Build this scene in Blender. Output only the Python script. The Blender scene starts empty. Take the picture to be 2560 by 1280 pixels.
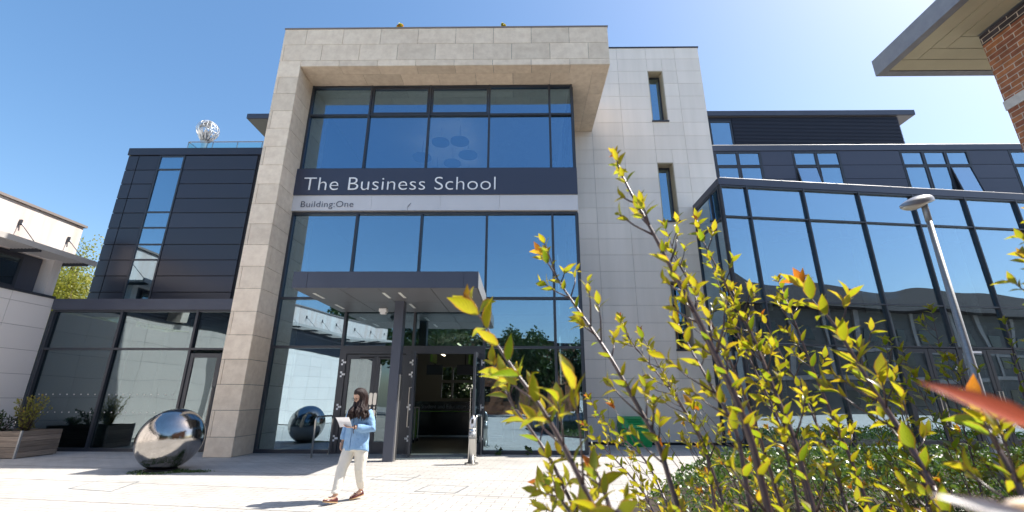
import bpy, math, random
from mathutils import Vector, Matrix, noise
R = math.radians
random.seed(7)
sc = bpy.context.scene
C = sc.collection
V3 = Vector

# ---------------------------------------------------------------- mesh builder
class MB:
    def __init__(s): s.v=[]; s.f=[]; s.a=[]; s.uv=None
    def add(s, vs, fs, var=None):
        b=len(s.v); s.v+= [tuple(v) for v in vs]; s.f+=[tuple(i+b for i in f) for f in fs]
        s.a+=[(random.random() if var is None else var)]*len(fs)
    def hexa(s, p, var=None):   # p: 8 points, bottom loop then top loop
        s.add(p,[(3,2,1,0),(4,5,6,7),(0,1,5,4),(1,2,6,5),(2,3,7,6),(3,0,4,7)],var)
    def box(s,x0,x1,y0,y1,z0,z1,var=None):
        s.hexa([(x0,y0,z0),(x1,y0,z0),(x1,y1,z0),(x0,y1,z0),(x0,y0,z1),(x1,y0,z1),(x1,y1,z1),(x0,y1,z1)],var)
    def fbox(s,F,u0,u1,n0,n1,z0,z1,var=None):
        s.hexa([F(u0,n0,z0),F(u1,n0,z0),F(u1,n1,z0),F(u0,n1,z0),F(u0,n0,z1),F(u1,n0,z1),F(u1,n1,z1),F(u0,n1,z1)],var)
    def prism(s,poly,z0,z1,var=None):
        n=len(poly); vs=[(x,y,z0) for x,y in poly]+[(x,y,z1) for x,y in poly]
        s.add(vs,[tuple(reversed(range(n))),tuple(range(n,2*n))]+[(i,(i+1)%n,n+(i+1)%n,n+i) for i in range(n)],var)
    def loft(s,rings,cap=True,var=None):
        n=len(rings[0]); vs=[p for r in rings for p in r]; fs=[]
        for k in range(len(rings)-1):
            for i in range(n):
                j=(i+1)%n; fs.append((k*n+i,k*n+j,(k+1)*n+j,(k+1)*n+i))
        if cap:
            fs.append(tuple(reversed(range(n)))); m=(len(rings)-1)*n; fs.append(tuple(m+i for i in range(n)))
        s.add(vs,fs,var)
    def tube(s,pts,rad,n=8,cap=True,var=None,flat=1.0,ref=None):
        pts=[V3(p) for p in pts]; 
        if not hasattr(rad,'__len__'): rad=[rad]*len(pts)
        rings=[]; up=None
        for i,p in enumerate(pts):
            t=(pts[min(i+1,len(pts)-1)]-pts[max(i-1,0)]).normalized()
            if up is None:
                up=V3(ref) if ref else (V3((0,0,1)) if abs(t.z)<.9 else V3((1,0,0)))
            a=t.cross(up).normalized(); b=a.cross(t).normalized(); up=b
            rings.append([tuple(p+a*rad[i]*math.cos(2*math.pi*k/n)+b*rad[i]*flat*math.sin(2*math.pi*k/n)) for k in range(n)])
        s.loft(rings,cap,var)
    def disc(s,c,r,h,n=24,var=None):
        s.tube([(c[0],c[1],c[2]),(c[0],c[1],c[2]+h)],r,n,True,var)
    def ell(s,c,rad,M=None,nu=16,nv=10,var=None):
        c=V3(c); rings=[]
        for j in range(1,nv):
            th=math.pi*j/nv
            r=[]
            for i in range(nu):
                ph=2*math.pi*i/nu
                p=V3((rad[0]*math.sin(th)*math.cos(ph),rad[1]*math.sin(th)*math.sin(ph),rad[2]*math.cos(th)))
                if M: p=M@p
                r.append(tuple(c+p))
            rings.append(r)
        top=V3((0,0,rad[2])); bot=V3((0,0,-rad[2]))
        if M: top=M@top; bot=M@bot
        vs=[p for r in rings for p in r]+[tuple(c+top),tuple(c+bot)]
        fs=[]
        for k in range(len(rings)-1):
            for i in range(nu):
                j=(i+1)%nu; fs.append((k*nu+i,(k+1)*nu+i,(k+1)*nu+j,k*nu+j))
        t=len(vs)-2; m=(len(rings)-1)*nu
        for i in range(nu):
            j=(i+1)%nu; fs.append((t,i,j)); fs.append((t+1,m+j,m+i))
        s.add(vs,fs,var)
    def build(s,name,mat,parent=None,smooth=False,bevel=0,label=None,kind=None):
        me=bpy.data.meshes.new(name); me.from_pydata(s.v,[],s.f)
        at=me.attributes.new('var','FLOAT','FACE'); at.data.foreach_set('value',s.a)
        if s.uv:
            l=me.uv_layers.new(name='UVMap'); l.data.foreach_set('uv',[c for f in s.f for i in f for c in s.uv[i]])
        me.materials.append(mat)
        if smooth: me.polygons.foreach_set('use_smooth',[True]*len(me.polygons))
        me.update()
        o=bpy.data.objects.new(name,me); C.objects.link(o)
        if parent is not None:
            o.parent=parent; o.location=-pos(parent)
        if bevel:
            b=o.modifiers.new('Bevel','BEVEL'); b.width=bevel; b.segments=2; b.limit_method='ANGLE'
        if label: o['label']=label
        if kind: o['kind']=kind
        return o
def pos(o):
    p=V3((0,0,0))
    while o is not None: p+=V3(o.location); o=o.parent
    return p
def thing(name,label,cat,loc=(0,0,0),group=None):
    o=bpy.data.objects.new(name,None); C.objects.link(o); o.location=loc; o.empty_display_size=.2
    o['label']=label; o['category']=cat
    if group: o['group']=group
    return o
def tag(o,label,cat,group=None):
    o['label']=label; o['category']=cat
    if group: o['group']=group
    return o
def frame(ox,oy,ux,uy):     # local frame on a vertical plane: u along the wall, n outward (to the right-hand side turned to the viewer)
    l=math.hypot(ux,uy); ux/=l; uy/=l; nx,ny=uy,-ux
    return lambda u,n,z:(ox+ux*u+nx*n, oy+uy*u+ny*n, z)
def textobj(name,body,mat,parent,loc,w,h,depth=.012,off=-.014,rot=(R(90),0,0),shear=0,spacing=1.0):
    cu=bpy.data.curves.new(name,'FONT'); cu.body=body; cu.extrude=depth; cu.offset=off; cu.shear=shear; cu.space_character=spacing
    t=bpy.data.objects.new(name,cu); C.objects.link(t); bpy.context.view_layer.update()
    me=bpy.data.meshes.new_from_object(t.evaluated_get(bpy.context.evaluated_depsgraph_get()))
    bpy.data.objects.remove(t)
    xs=[v.co.x for v in me.vertices]; ys=[v.co.y for v in me.vertices]
    cap=h/.73   # capital height of the built-in font per unit size
    x0=min(xs); sx=w/(max(xs)-x0)
    for v in me.vertices: v.co.x=(v.co.x-x0)*sx; v.co.y*=cap
    me.materials.clear(); me.materials.append(mat); me.name=name
    o=bpy.data.objects.new(name,me); C.objects.link(o); o.rotation_euler=rot
    o.parent=parent; o.location=V3(loc)-pos(parent)
    return o

# ---------------------------------------------------------------- materials
def mat(name, col, rough=.6, metal=0, col2=None, nscale=3, ndet=6, var=0, bump=0, bscale=20, spec=.5, nmix=1.0, stretch=(1,1,1), coord='Object'):
    m=bpy.data.materials.new(name); m.use_nodes=True; nt=m.node_tree; N=nt.nodes; L=nt.links
    b=N['Principled BSDF']; b.inputs['Roughness'].default_value=rough; b.inputs['Metallic'].default_value=metal
    b.inputs['Specular IOR Level'].default_value=spec
    c=(*col,1); b.inputs['Base Color'].default_value=c
    tc=N.new('ShaderNodeNewGeometry') ; mp=N.new('ShaderNodeMapping'); mp.inputs['Scale'].default_value=stretch
    L.new(tc.outputs['Position'],mp.inputs['Vector'])
    out=None
    if col2:
        nz=N.new('ShaderNodeTexNoise'); nz.inputs['Scale'].default_value=nscale; nz.inputs['Detail'].default_value=ndet; nz.inputs['Roughness'].default_value=.6
        L.new(mp.outputs[0],nz.inputs['Vector'])
        rp=N.new('ShaderNodeMapRange'); rp.inputs['From Min'].default_value=.35; rp.inputs['From Max'].default_value=.65
        L.new(nz.outputs['Fac'],rp.inputs['Value'])
        mx=N.new('ShaderNodeMix'); mx.data_type='RGBA'; mx.inputs['A'].default_value=c; mx.inputs['B'].default_value=(*col2,1)
        ml=N.new('ShaderNodeMath'); ml.operation='MULTIPLY'; ml.inputs[1].default_value=nmix
        L.new(rp.outputs[0],ml.inputs[0]); L.new(ml.outputs[0],mx.inputs['Factor']); out=mx.outputs['Result']
    if var:
        at=N.new('ShaderNodeAttribute'); at.attribute_name='var'
        mr=N.new('ShaderNodeMapRange'); mr.inputs['To Min'].default_value=1-var; mr.inputs['To Max'].default_value=1+var
        L.new(at.outputs['Fac'],mr.inputs['Value'])
        hs=N.new('ShaderNodeHueSaturation'); L.new(mr.outputs[0],hs.inputs['Value'])
        if out: L.new(out,hs.inputs['Color'])
        else: hs.inputs['Color'].default_value=c
        out=hs.outputs['Color']
    if out: L.new(out,b.inputs['Base Color'])
    if bump:
        nb=N.new('ShaderNodeTexNoise'); nb.inputs['Scale'].default_value=bscale; nb.inputs['Detail'].default_value=5
        L.new(mp.outputs[0],nb.inputs['Vector'])
        bp=N.new('ShaderNodeBump'); bp.inputs['Strength'].default_value=bump; bp.inputs['Distance'].default_value=.02
        L.new(nb.outputs['Fac'],bp.inputs['Height']); L.new(bp.outputs[0],b.inputs['Normal'])
    return m

def glassmat(name, tint, refl, fac, wav=.02, wscale=.9, rough=.0, edge=.5):
    m=bpy.data.materials.new(name); m.use_nodes=True; nt=m.node_tree; N=nt.nodes; L=nt.links
    N.remove(N['Principled BSDF']); o=N['Material Output']
    g=N.new('ShaderNodeBsdfGlossy'); g.inputs['Color'].default_value=(*refl,1); g.inputs['Roughness'].default_value=rough
    t=N.new('ShaderNodeBsdfTransparent'); t.inputs['Color'].default_value=(*tint,1)
    mx=N.new('ShaderNodeMixShader'); lw=N.new('ShaderNodeLayerWeight'); lw.inputs['Blend'].default_value=.25
    mr=N.new('ShaderNodeMapRange'); mr.inputs['To Min'].default_value=fac; mr.inputs['To Max'].default_value=min(1,fac+edge)
    L.new(lw.outputs['Facing'],mr.inputs['Value']); L.new(mr.outputs[0],mx.inputs['Fac'])
    L.new(t.outputs[0],mx.inputs[1]); L.new(g.outputs[0],mx.inputs[2]); L.new(mx.outputs[0],o.inputs['Surface'])
    if wav:
        ge=N.new('ShaderNodeNewGeometry'); nz=N.new('ShaderNodeTexNoise'); nz.inputs['Scale'].default_value=wscale; nz.inputs['Detail'].default_value=0
        L.new(ge.outputs['Position'],nz.inputs['Vector'])
        bp=N.new('ShaderNodeBump'); bp.inputs['Strength'].default_value=wav; bp.inputs['Distance'].default_value=1.0
        L.new(nz.outputs['Fac'],bp.inputs['Height']); L.new(bp.outputs[0],g.inputs['Normal'])
    return m

M={}
M['stone']=mat('limestone',(.86,.73,.575),.8,col2=(.74,.61,.47),nscale=5.0,ndet=10,var=.10,bump=.35,bscale=40)
M['stone_gap']=mat('joint_dark',(.10,.09,.08),.9)
M['white_panel']=mat('pale_grey_rainscreen',(.92,.84,.75),.45,var=.045,col2=(.83,.76,.67),nscale=1.1,nmix=.75,stretch=(2.5,2.5,.22))
M['panel_gap']=mat('panel_joint',(.26,.25,.25),.8)
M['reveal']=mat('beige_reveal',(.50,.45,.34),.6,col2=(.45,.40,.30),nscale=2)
M['dark']=mat('charcoal_cladding',(.044,.047,.060),.29,metal=.2,var=.16,bump=.02,bscale=1.5,col2=(.046,.048,.068),nscale=.5,nmix=.6)
M['shade_wall']=mat('shade_darkened_wall',(.085,.075,.07),.7,col2=(.06,.055,.05),nscale=1.5)  # grey-brown base kept dark to stand in for shade below the slate eaves
M['dark2']=mat('slate_blue_cladding',(.058,.064,.092),.4,metal=.2,var=.06)
M['black']=mat('black_gap',(.012,.012,.016),.8)
M['frame']=mat('anthracite_frame',(.045,.05,.062),.38,metal=.2)
M['fascia']=mat('anthracite_fascia',(.075,.085,.115),.42,metal=.2,col2=(.065,.072,.10),nscale=.7)
M['signdark']=mat('dark_sign_board',(.045,.052,.085),.4)
M['signlight']=mat('light_sign_band',(.66,.65,.66),.45,col2=(.62,.61,.62),nscale=1.2)
M['white']=mat('white_letter',(.90,.90,.90),.5)
M['navy']=mat('navy_letter',(.05,.055,.09),.5)
M['glass']=glassmat('facade_glass',(.56,.66,.66),(.60,.80,.96),.40,wav=.012,wscale=.55,edge=.4)
M['glass_top']=glassmat('top_glass',(.66,.76,.78),(.48,.70,.93),.32,wav=.010,wscale=.55,edge=.4)
M['glass_wing']=glassmat('wing_glass',(.60,.68,.68),(.62,.81,.96),.42,wav=.014,wscale=.5,edge=.4)
M['glass_low']=glassmat('low_glass',(.46,.54,.54),(.66,.80,.88),.17,wav=.015,wscale=.8,edge=.4)
M['glass_clear']=glassmat('balustrade_glass',(.80,.92,.90),(.8,.95,1),.12,wav=0)
M['interior']=mat('interior_grey',(.24,.25,.26),.8)
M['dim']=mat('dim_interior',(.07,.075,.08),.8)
M['interior_mid']=mat('interior_ceiling',(.50,.52,.53),.8)
M['interior_floor']=mat('interior_floor',(.06,.055,.05),.35)
M['steel']=mat('brushed_steel',(.55,.54,.52),.28,metal=.95,bump=.03,bscale=120)
M['bright_steel']=mat('bright_steel',(.78,.78,.78),.38,metal=.7)
M['galv']=mat('galvanised_steel',(.36,.37,.38),.5,metal=.55,col2=(.28,.29,.30),nscale=30)
M['render']=mat('white_render',(.66,.64,.62),.8,col2=(.50,.36,.31),nscale=2.4,stretch=(1,1,.10),nmix=.65)
M['render_panel']=mat('white_wall_panel',(.78,.73,.69),.5,var=.03)
M['coping']=mat('brown_coping',(.22,.19,.18),.5)
M['louvre']=mat('grey_louvre',(.42,.40,.38),.5)
M['wood']=mat('weathered_timber',(.30,.24,.19),.8,col2=(.17,.135,.11),nscale=4,stretch=(.6,.6,14),var=.22,bump=.3,bscale=60)
M['soil']=mat('soil',(.035,.025,.018),.95,col2=(.06,.045,.03),nscale=9,bump=.6,bscale=14)
M['green_plastic']=mat('green_plastic',(.02,.43,.115),.38,col2=(.016,.36,.09),nscale=5)
M['green_panel']=mat('lime_panel',(.22,.42,.05),.5)
M['soffit']=mat('cream_soffit',(.60,.56,.40),.6,col2=(.52,.48,.34),nscale=1.0)
M['eave']=mat('grey_eave_metal',(.30,.31,.34),.5,metal=.15,col2=(.22,.23,.26),nscale=6,nmix=.6)
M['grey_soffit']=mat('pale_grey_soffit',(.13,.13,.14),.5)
M['pale']=mat('pale_stone_band',(.62,.60,.56),.8,col2=(.52,.50,.47),nscale=12)
M['bark']=mat('bark',(.07,.05,.04),.9,col2=(.12,.09,.07),nscale=14)
M['stem']=mat('purple_brown_stem',(.045,.026,.030),.32,col2=(.11,.07,.06),nscale=60,nmix=.5)
M['screen']=mat('screen_black',(.01,.01,.012),.2)
M['skin']=mat('skin',(.62,.38,.27),.5,spec=.3)
M['hair']=mat('dark_brown_hair',(.020,.008,.006),.38,spec=.35,bump=.5,bscale=90,stretch=(3,3,.3))
M['denim']=mat('light_blue_chambray',(.20,.36,.58),.85,col2=(.26,.42,.62),nscale=9,bump=.8,bscale=13)
M['cream']=mat('cream_trousers',(.72,.68,.60),.8,bump=.7,bscale=16)
M['paper']=mat('white_paper',(.85,.85,.86),.6)
M['shoe']=mat('burgundy_leather',(.075,.012,.012),.28)
M['sole']=mat('tan_sole',(.42,.27,.14),.6)
M['bead']=mat('brown_beads',(.05,.02,.015),.3)

# mirror-polished metal
M['mirror']=mat('polished_steel',(.46,.44,.42),.07,metal=1,bump=.10,bscale=45,col2=(.36,.34,.32),nscale=7,nmix=.6)

# paving: long blocks laid in courses turned 8.3 degrees, with a drain joint every 1.44 m
def paving():
    m=bpy.data.materials.new('block_paving'); m.use_nodes=True; N=m.node_tree.nodes; L=m.node_tree.links; b=N['Principled BSDF']
    g=N.new('ShaderNodeNewGeometry'); mp=N.new('ShaderNodeMapping'); mp.vector_type='TEXTURE'
    mp.inputs['Rotation'].default_value=(0,0,R(-8.3)); mp.inputs['Location'].default_value=(0,0,0)
    L.new(g.outputs['Position'],mp.inputs['Vector'])
    sp=N.new('ShaderNodeSeparateXYZ'); L.new(mp.outputs[0],sp.inputs[0])
    sub=N.new('ShaderNodeMath'); sub.operation='ADD'; sub.inputs[1].default_value=-4.85+14.4; L.new(sp.outputs['Y'],sub.inputs[0])
    cx=N.new('ShaderNodeCombineXYZ'); L.new(sp.outputs['X'],cx.inputs['X']); L.new(sub.outputs[0],cx.inputs['Y'])
    br=N.new('ShaderNodeTexBrick'); L.new(cx.outputs[0],br.inputs['Vector'])
    br.inputs['Color1'].default_value=(.53,.505,.47,1); br.inputs['Color2'].default_value=(.47,.45,.42,1); br.inputs['Mortar'].default_value=(.24,.22,.20,1)
    br.inputs['Scale'].default_value=1; br.inputs['Brick Width'].default_value=.36; br.inputs['Row Height'].default_value=.144; br.inputs['Mortar Size'].default_value=.0065; br.inputs['Mortar Smooth'].default_value=.2
    # band
    md=N.new('ShaderNodeMath'); md.operation='PINGPONG'; md.inputs[1].default_value=.72; L.new(sub.outputs[0],md.inputs[0])
    lt=N.new('ShaderNodeMath'); lt.operation='LESS_THAN'; lt.inputs[1].default_value=.026; L.new(md.outputs[0],lt.inputs[0])
    nz=N.new('ShaderNodeTexNoise'); nz.inputs['Scale'].default_value=.7; nz.inputs['Detail'].default_value=8; nz.inputs['Roughness'].default_value=.65; L.new(g.outputs['Position'],nz.inputs['Vector'])
    mr=N.new('ShaderNodeMapRange'); mr.inputs['From Min'].default_value=.3; mr.inputs['From Max'].default_value=.7; mr.inputs['To Min'].default_value=.82; mr.inputs['To Max'].default_value=1.08; L.new(nz.outputs['Fac'],mr.inputs['Value'])
    hs=N.new('ShaderNodeHueSaturation'); L.new(br.outputs['Color'],hs.inputs['Color']); L.new(mr.outputs[0],hs.inputs['Value'])
    n2=N.new('ShaderNodeTexNoise'); n2.inputs['Scale'].default_value=3; L.new(g.outputs['Position'],n2.inputs['Vector'])
    mu=N.new('ShaderNodeMath'); mu.operation='MULTIPLY'; mu.inputs[1].default_value=1.15; L.new(n2.outputs['Fac'],mu.inputs[0])
    m2=N.new('ShaderNodeMath'); m2.operation='MULTIPLY'; m2.use_clamp=True; L.new(mu.outputs[0],m2.inputs[0]); L.new(lt.outputs[0],m2.inputs[1])
    mx=N.new('ShaderNodeMix'); mx.data_type='RGBA'; L.new(hs.outputs['Color'],mx.inputs['A']); mx.inputs['B'].default_value=(.17,.155,.13,1); L.new(m2.outputs[0],mx.inputs['Factor'])
    L.new(mx.outputs['Result'],b.inputs['Base Color']); b.inputs['Roughness'].default_value=.8; b.inputs['Specular IOR Level'].default_value=.3
    bp=N.new('ShaderNodeBump'); bp.inputs['Strength'].default_value=.4; bp.inputs['Distance'].default_value=.006; L.new(br.outputs['Fac'],bp.inputs['Height']); bp.invert=True
    L.new(bp.outputs[0],b.inputs['Normal'])
    return m
M['paving']=paving()

def brickmat(name,rowh=.088,bw=.27,flip=False,c1=(.42,.165,.07),c2=(.24,.085,.05),mort=(.50,.43,.36)):
    m=bpy.data.materials.new(name); m.use_nodes=True; N=m.node_tree.nodes; L=m.node_tree.links; b=N['Principled BSDF']
    g=N.new('ShaderNodeNewGeometry'); sp=N.new('ShaderNodeSeparateXYZ'); L.new(g.outputs['Position'],sp.inputs[0])
    ad=N.new('ShaderNodeMath'); ad.operation='ADD'; L.new(sp.outputs['X'],ad.inputs[0]); L.new(sp.outputs['Y'],ad.inputs[1])
    cx=N.new('ShaderNodeCombineXYZ'); L.new(ad.outputs[0],cx.inputs['X']); L.new(sp.outputs['Z'],cx.inputs['Y'])
    br=N.new('ShaderNodeTexBrick'); L.new(cx.outputs[0],br.inputs['Vector'])
    br.inputs['Color1'].default_value=(*c1,1); br.inputs['Color2'].default_value=(*c2,1); br.inputs['Mortar'].default_value=(*mort,1)
    br.inputs['Scale'].default_value=1; br.inputs['Brick Width'].default_value=bw; br.inputs['Row Height'].default_value=rowh; br.inputs['Mortar Size'].default_value=.007; br.inputs['Bias'].default_value=-.1
    nz=N.new('ShaderNodeTexNoise'); nz.inputs['Scale'].default_value=9; L.new(g.outputs['Position'],nz.inputs['Vector'])
    mr=N.new('ShaderNodeMapRange'); mr.inputs['From Min'].default_value=.3; mr.inputs['From Max'].default_value=.7; mr.inputs['To Min'].default_value=.75; mr.inputs['To Max'].default_value=1.25; L.new(nz.outputs['Fac'],mr.inputs['Value'])
    hs=N.new('ShaderNodeHueSaturation'); L.new(br.outputs['Color'],hs.inputs['Color']); L.new(mr.outputs[0],hs.inputs['Value'])
    L.new(hs.outputs['Color'],b.inputs['Base Color']); b.inputs['Roughness'].default_value=.85
    bp=N.new('ShaderNodeBump'); bp.inputs['Strength'].default_value=.8; bp.inputs['Distance'].default_value=.012; bp.invert=True; L.new(br.outputs['Fac'],bp.inputs['Height']); L.new(bp.outputs[0],b.inputs['Normal'])
    return m
M['brick']=brickmat('red_brick')
M['brick_dark']=brickmat('dark_brick',c1=(.06,.05,.06),c2=(.035,.03,.035))
M['slate']=brickmat('slate_roof',rowh=.16,bw=.3,c1=(.05,.043,.042),c2=(.034,.030,.031),mort=(.02,.02,.02))
M['slate'].node_tree.nodes['Principled BSDF'].inputs['Specular IOR Level'].default_value=.04

def leafmat(name,c1,c2,tr1,tr2,under=None,trans=.55,rough=.35,veins=True):
    m=bpy.data.materials.new(name); m.use_nodes=True; N=m.node_tree.nodes; L=m.node_tree.links
    b=N['Principled BSDF']; o=N['Material Output']; b.inputs['Roughness'].default_value=rough; b.inputs['Specular IOR Level'].default_value=.55
    at=N.new('ShaderNodeAttribute'); at.attribute_name='var'
    cr=N.new('ShaderNodeValToRGB'); e=cr.color_ramp.elements
    e[0].position=0; e[0].color=(*c1,1); e[1].position=.80; e[1].color=(*c2,1); x=e.new(1.0); x.color=(c2[0]*1.1+.12,c2[1]*.42,c2[2],1)
    L.new(at.outputs['Fac'],cr.inputs['Fac'])
    ct=N.new('ShaderNodeValToRGB'); e=ct.color_ramp.elements
    e[0].color=(*tr1,1); e[1].position=.80; e[1].color=(*tr2,1); x=e.new(1.0); x.color=(tr2[0],tr2[1]*.40,tr2[2],1)
    L.new(at.outputs['Fac'],ct.inputs['Fac'])
    colA,colT=cr.outputs[0],ct.outputs[0]
    if veins:
        uv=N.new('ShaderNodeUVMap'); sp=N.new('ShaderNodeSeparateXYZ'); L.new(uv.outputs[0],sp.inputs[0])
        ab=N.new('ShaderNodeMath'); ab.operation='ABSOLUTE'; L.new(sp.outputs['X'],ab.inputs[0])
        a2=N.new('ShaderNodeMath'); a2.operation='MULTIPLY_ADD'; a2.inputs[1].default_value=-.45; L.new(ab.outputs[0],a2.inputs[0]); L.new(sp.outputs['Y'],a2.inputs[2])
        sn=N.new('ShaderNodeMath'); sn.operation='MULTIPLY'; sn.inputs[1].default_value=44; L.new(a2.outputs[0],sn.inputs[0])
        s2=N.new('ShaderNodeMath'); s2.operation='SINE'; L.new(sn.outputs[0],s2.inputs[0])
        mr=N.new('ShaderNodeMapRange'); mr.inputs['From Min'].default_value=.35; mr.inputs['From Max'].default_value=1; mr.inputs['To Min'].default_value=1.0; mr.inputs['To Max'].default_value=.62; L.new(s2.outputs[0],mr.inputs['Value'])
        ed=N.new('ShaderNodeMapRange'); ed.inputs['From Min'].default_value=.7; ed.inputs['From Max'].default_value=1.0; ed.inputs['To Min'].default_value=0; ed.inputs['To Max'].default_value=.7; L.new(ab.outputs[0],ed.inputs['Value'])
        for k,cc in enumerate((colA,colT)):
            hs=N.new('ShaderNodeHueSaturation'); L.new(cc,hs.inputs['Color']); L.new(mr.outputs[0],hs.inputs['Value'])
            mx=N.new('ShaderNodeMix'); mx.data_type='RGBA'; L.new(ed.outputs[0],mx.inputs['Factor']); L.new(hs.outputs[0],mx.inputs['A']); mx.inputs['B'].default_value=(.55,.17,.04,1) if k else (.30,.08,.03,1)
            if k: colT=mx.outputs['Result']
            else: colA=mx.outputs['Result']
    L.new(colA,b.inputs['Base Color'])
    t=N.new('ShaderNodeBsdfTranslucent'); L.new(colT,t.inputs['Color'])
    ms=N.new('ShaderNodeMixShader'); ms.inputs['Fac'].default_value=trans
    L.new(b.outputs[0],ms.inputs[1]); L.new(t.outputs[0],ms.inputs[2]); L.new(ms.outputs[0],o.inputs['Surface'])
    return m
M['leaf']=leafmat('dogwood_leaf',(.11,.17,.022),(.22,.22,.025),(.31,.44,.015),(.66,.56,.018),trans=.58,rough=.28)
M['leaf_red']=leafmat('young_red_leaf',(.34,.13,.04),(.45,.24,.05),(.66,.24,.04),(.85,.45,.04),trans=.5)
M['leaf_pale']=leafmat('pale_leaf_underside',(.55,.50,.52),(.6,.55,.5),(.5,.5,.4),(.6,.6,.5),trans=.3)
M['leaf_weed']=leafmat('yellow_weed_leaf',(.30,.32,.03),(.5,.45,.04),(.5,.5,.03),(.7,.6,.05),trans=.4,veins=False)
M['leaf_green']=leafmat('green_leaf',(.03,.07,.015),(.07,.13,.02),(.08,.18,.02),(.2,.30,.03),trans=.3,veins=False)
M['leaf_spring']=leafmat('spring_leaf',(.15,.17,.02),(.32,.30,.05),(.28,.31,.02),(.52,.48,.05),trans=.38,veins=False,rough=.5)
M['leaf_dark']=leafmat('dark_leaf',(.02,.045,.015),(.045,.08,.02),(.05,.10,.01),(.1,.16,.02),trans=.25,veins=False,rough=.5)
M['leaf_cover']=leafmat('cover_leaf',(.03,.075,.018),(.10,.17,.05),(.08,.18,.02),(.22,.33,.04),trans=.25,veins=False,rough=.38)

# ---------------------------------------------------------------- world, sun, camera
SUN=V3((.82,.148,1)).normalized()
el=math.asin(SUN.z); az=math.atan2(SUN.x,SUN.y)
w=bpy.data.worlds.new('World'); sc.world=w; w.use_nodes=True
sky=w.node_tree.nodes.new('ShaderNodeTexSky'); sky.sky_type='NISHITA'; sky.sun_disc=False
sky.sun_elevation=el; sky.sun_rotation=az; sky.air_density=1.0; sky.dust_density=1.4; sky.ozone_density=1.2; sky.altitude=50
bg=w.node_tree.nodes['Background']; bg.inputs['Strength'].default_value=.15
hs_=w.node_tree.nodes.new('ShaderNodeHueSaturation'); hs_.inputs['Saturation'].default_value=1.40
gm_=w.node_tree.nodes.new('ShaderNodeGamma'); gm_.inputs['Gamma'].default_value=.76; w.node_tree.links.new(sky.outputs[0],gm_.inputs[0]); w.node_tree.links.new(gm_.outputs[0],hs_.inputs['Color']); w.node_tree.links.new(hs_.outputs['Color'],bg.inputs['Color'])
sd=bpy.data.lights.new('sun','SUN'); sd.energy=3.9; sd.angle=R(.53); sd.color=(1,.95,.87)
so=bpy.data.objects.new('sun',sd); C.objects.link(so); so.location=(30,5,40); so.rotation_euler=SUN.to_track_quat('Z','Y').to_euler()

cd=bpy.data.cameras.new('camera'); cam=bpy.data.objects.new('camera',cd); C.objects.link(cam); sc.camera=cam
cd.sensor_width=36; cd.lens=1126.45*36/2560; cd.clip_end=3000; cd.clip_start=.02
p_,y_,r_=R(17.6596),R(-.9020),R(.2128)
fw=V3((math.sin(y_)*math.cos(p_),math.cos(y_)*math.cos(p_),math.sin(p_))); rt=V3((math.cos(y_),-math.sin(y_),0)); up=rt.cross(fw)
rt2=rt*math.cos(r_)+up*math.sin(r_); up2=-rt*math.sin(r_)+up*math.cos(r_)
mw=Matrix((rt2,up2,-fw)).transposed().to_4x4(); mw.translation=V3((0,0,1.45)); cam.matrix_world=mw
cd.dof.use_dof=True; cd.dof.focus_distance=6.0; cd.dof.aperture_fstop=4.8
sc.view_settings.view_transform='Standard'; sc.view_settings.look='None'; sc.view_settings.exposure=1.18; sc.view_settings.gamma=1
sc.cycles.use_denoising=True; sc.cycles.max_bounces=8; sc.cycles.transparent_max_bounces=16; sc.cycles.caustics_reflective=False; sc.cycles.caustics_refractive=False
# ---------------------------------------------------------------- ground
def struct(mb,name,m):
    o=mb.build(name,m); o['kind']='structure'; return o
g=MB()
N_=24; xs=[-300,-120,-60]+[-40+i*10 for i in range(9)]+[60,120,300]
for i in range(len(xs)-1):
    for j in range(len(xs)-1):
        g.add([(xs[i],xs[j],0),(xs[i+1],xs[j],0),(xs[i+1],xs[j+1],0),(xs[i],xs[j+1],0)],[(0,1,2,3)])
struct(g,'paving',M['paving'])

def rect_ring(pts,w=.022,z=.004):
    mb=MB(); c=sum((V3((*p,0)) for p in pts),V3())/len(pts)
    inn=[]
    for p in pts:
        d=c-V3((*p,0)); inn.append(V3((*p,0))+d.normalized()*w*1.5)
    n=len(pts)
    for i in range(n):
        j=(i+1)%n
        mb.hexa([(*pts[i],.0005),(*pts[j],.0005),(inn[j].x,inn[j].y,.0005),(inn[i].x,inn[i].y,.0005),(*pts[i],z),(*pts[j],z),(inn[j].x,inn[j].y,z),(inn[i].x,inn[i].y,z)])
    return mb,[(q.x,q.y) for q in inn]
for pts,lab in (([(-2.81,9.34),(-2.08,9.20),(-1.95,9.86),(-2.68,9.99)],'paved inspection cover with thin dark rim, nearer the doors than the others'),
                ([(-1.73,8.22),(-1.03,8.08),(-.87,8.70),(-1.57,8.84)],'paved inspection cover with thin dark rim, out in the open paving right of the woman'),
                ([(-7.54,8.25),(-6.62,8.03),(-6.90,8.96),(-7.75,9.12)],'paved inspection cover with thin dark rim in front of the polished egg')):
    mb,inn=rect_ring(pts); c=V3((sum(p[0] for p in pts)/4,sum(p[1] for p in pts)/4,0))
    t=thing('inspection_cover',lab,'manhole cover',c,'inspection covers set into the paving')
    mb.build('rim',M['galv'],t); l=MB(); l.prism(inn,.0005,.003); l.build('lid',M['paving'],t)

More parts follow.
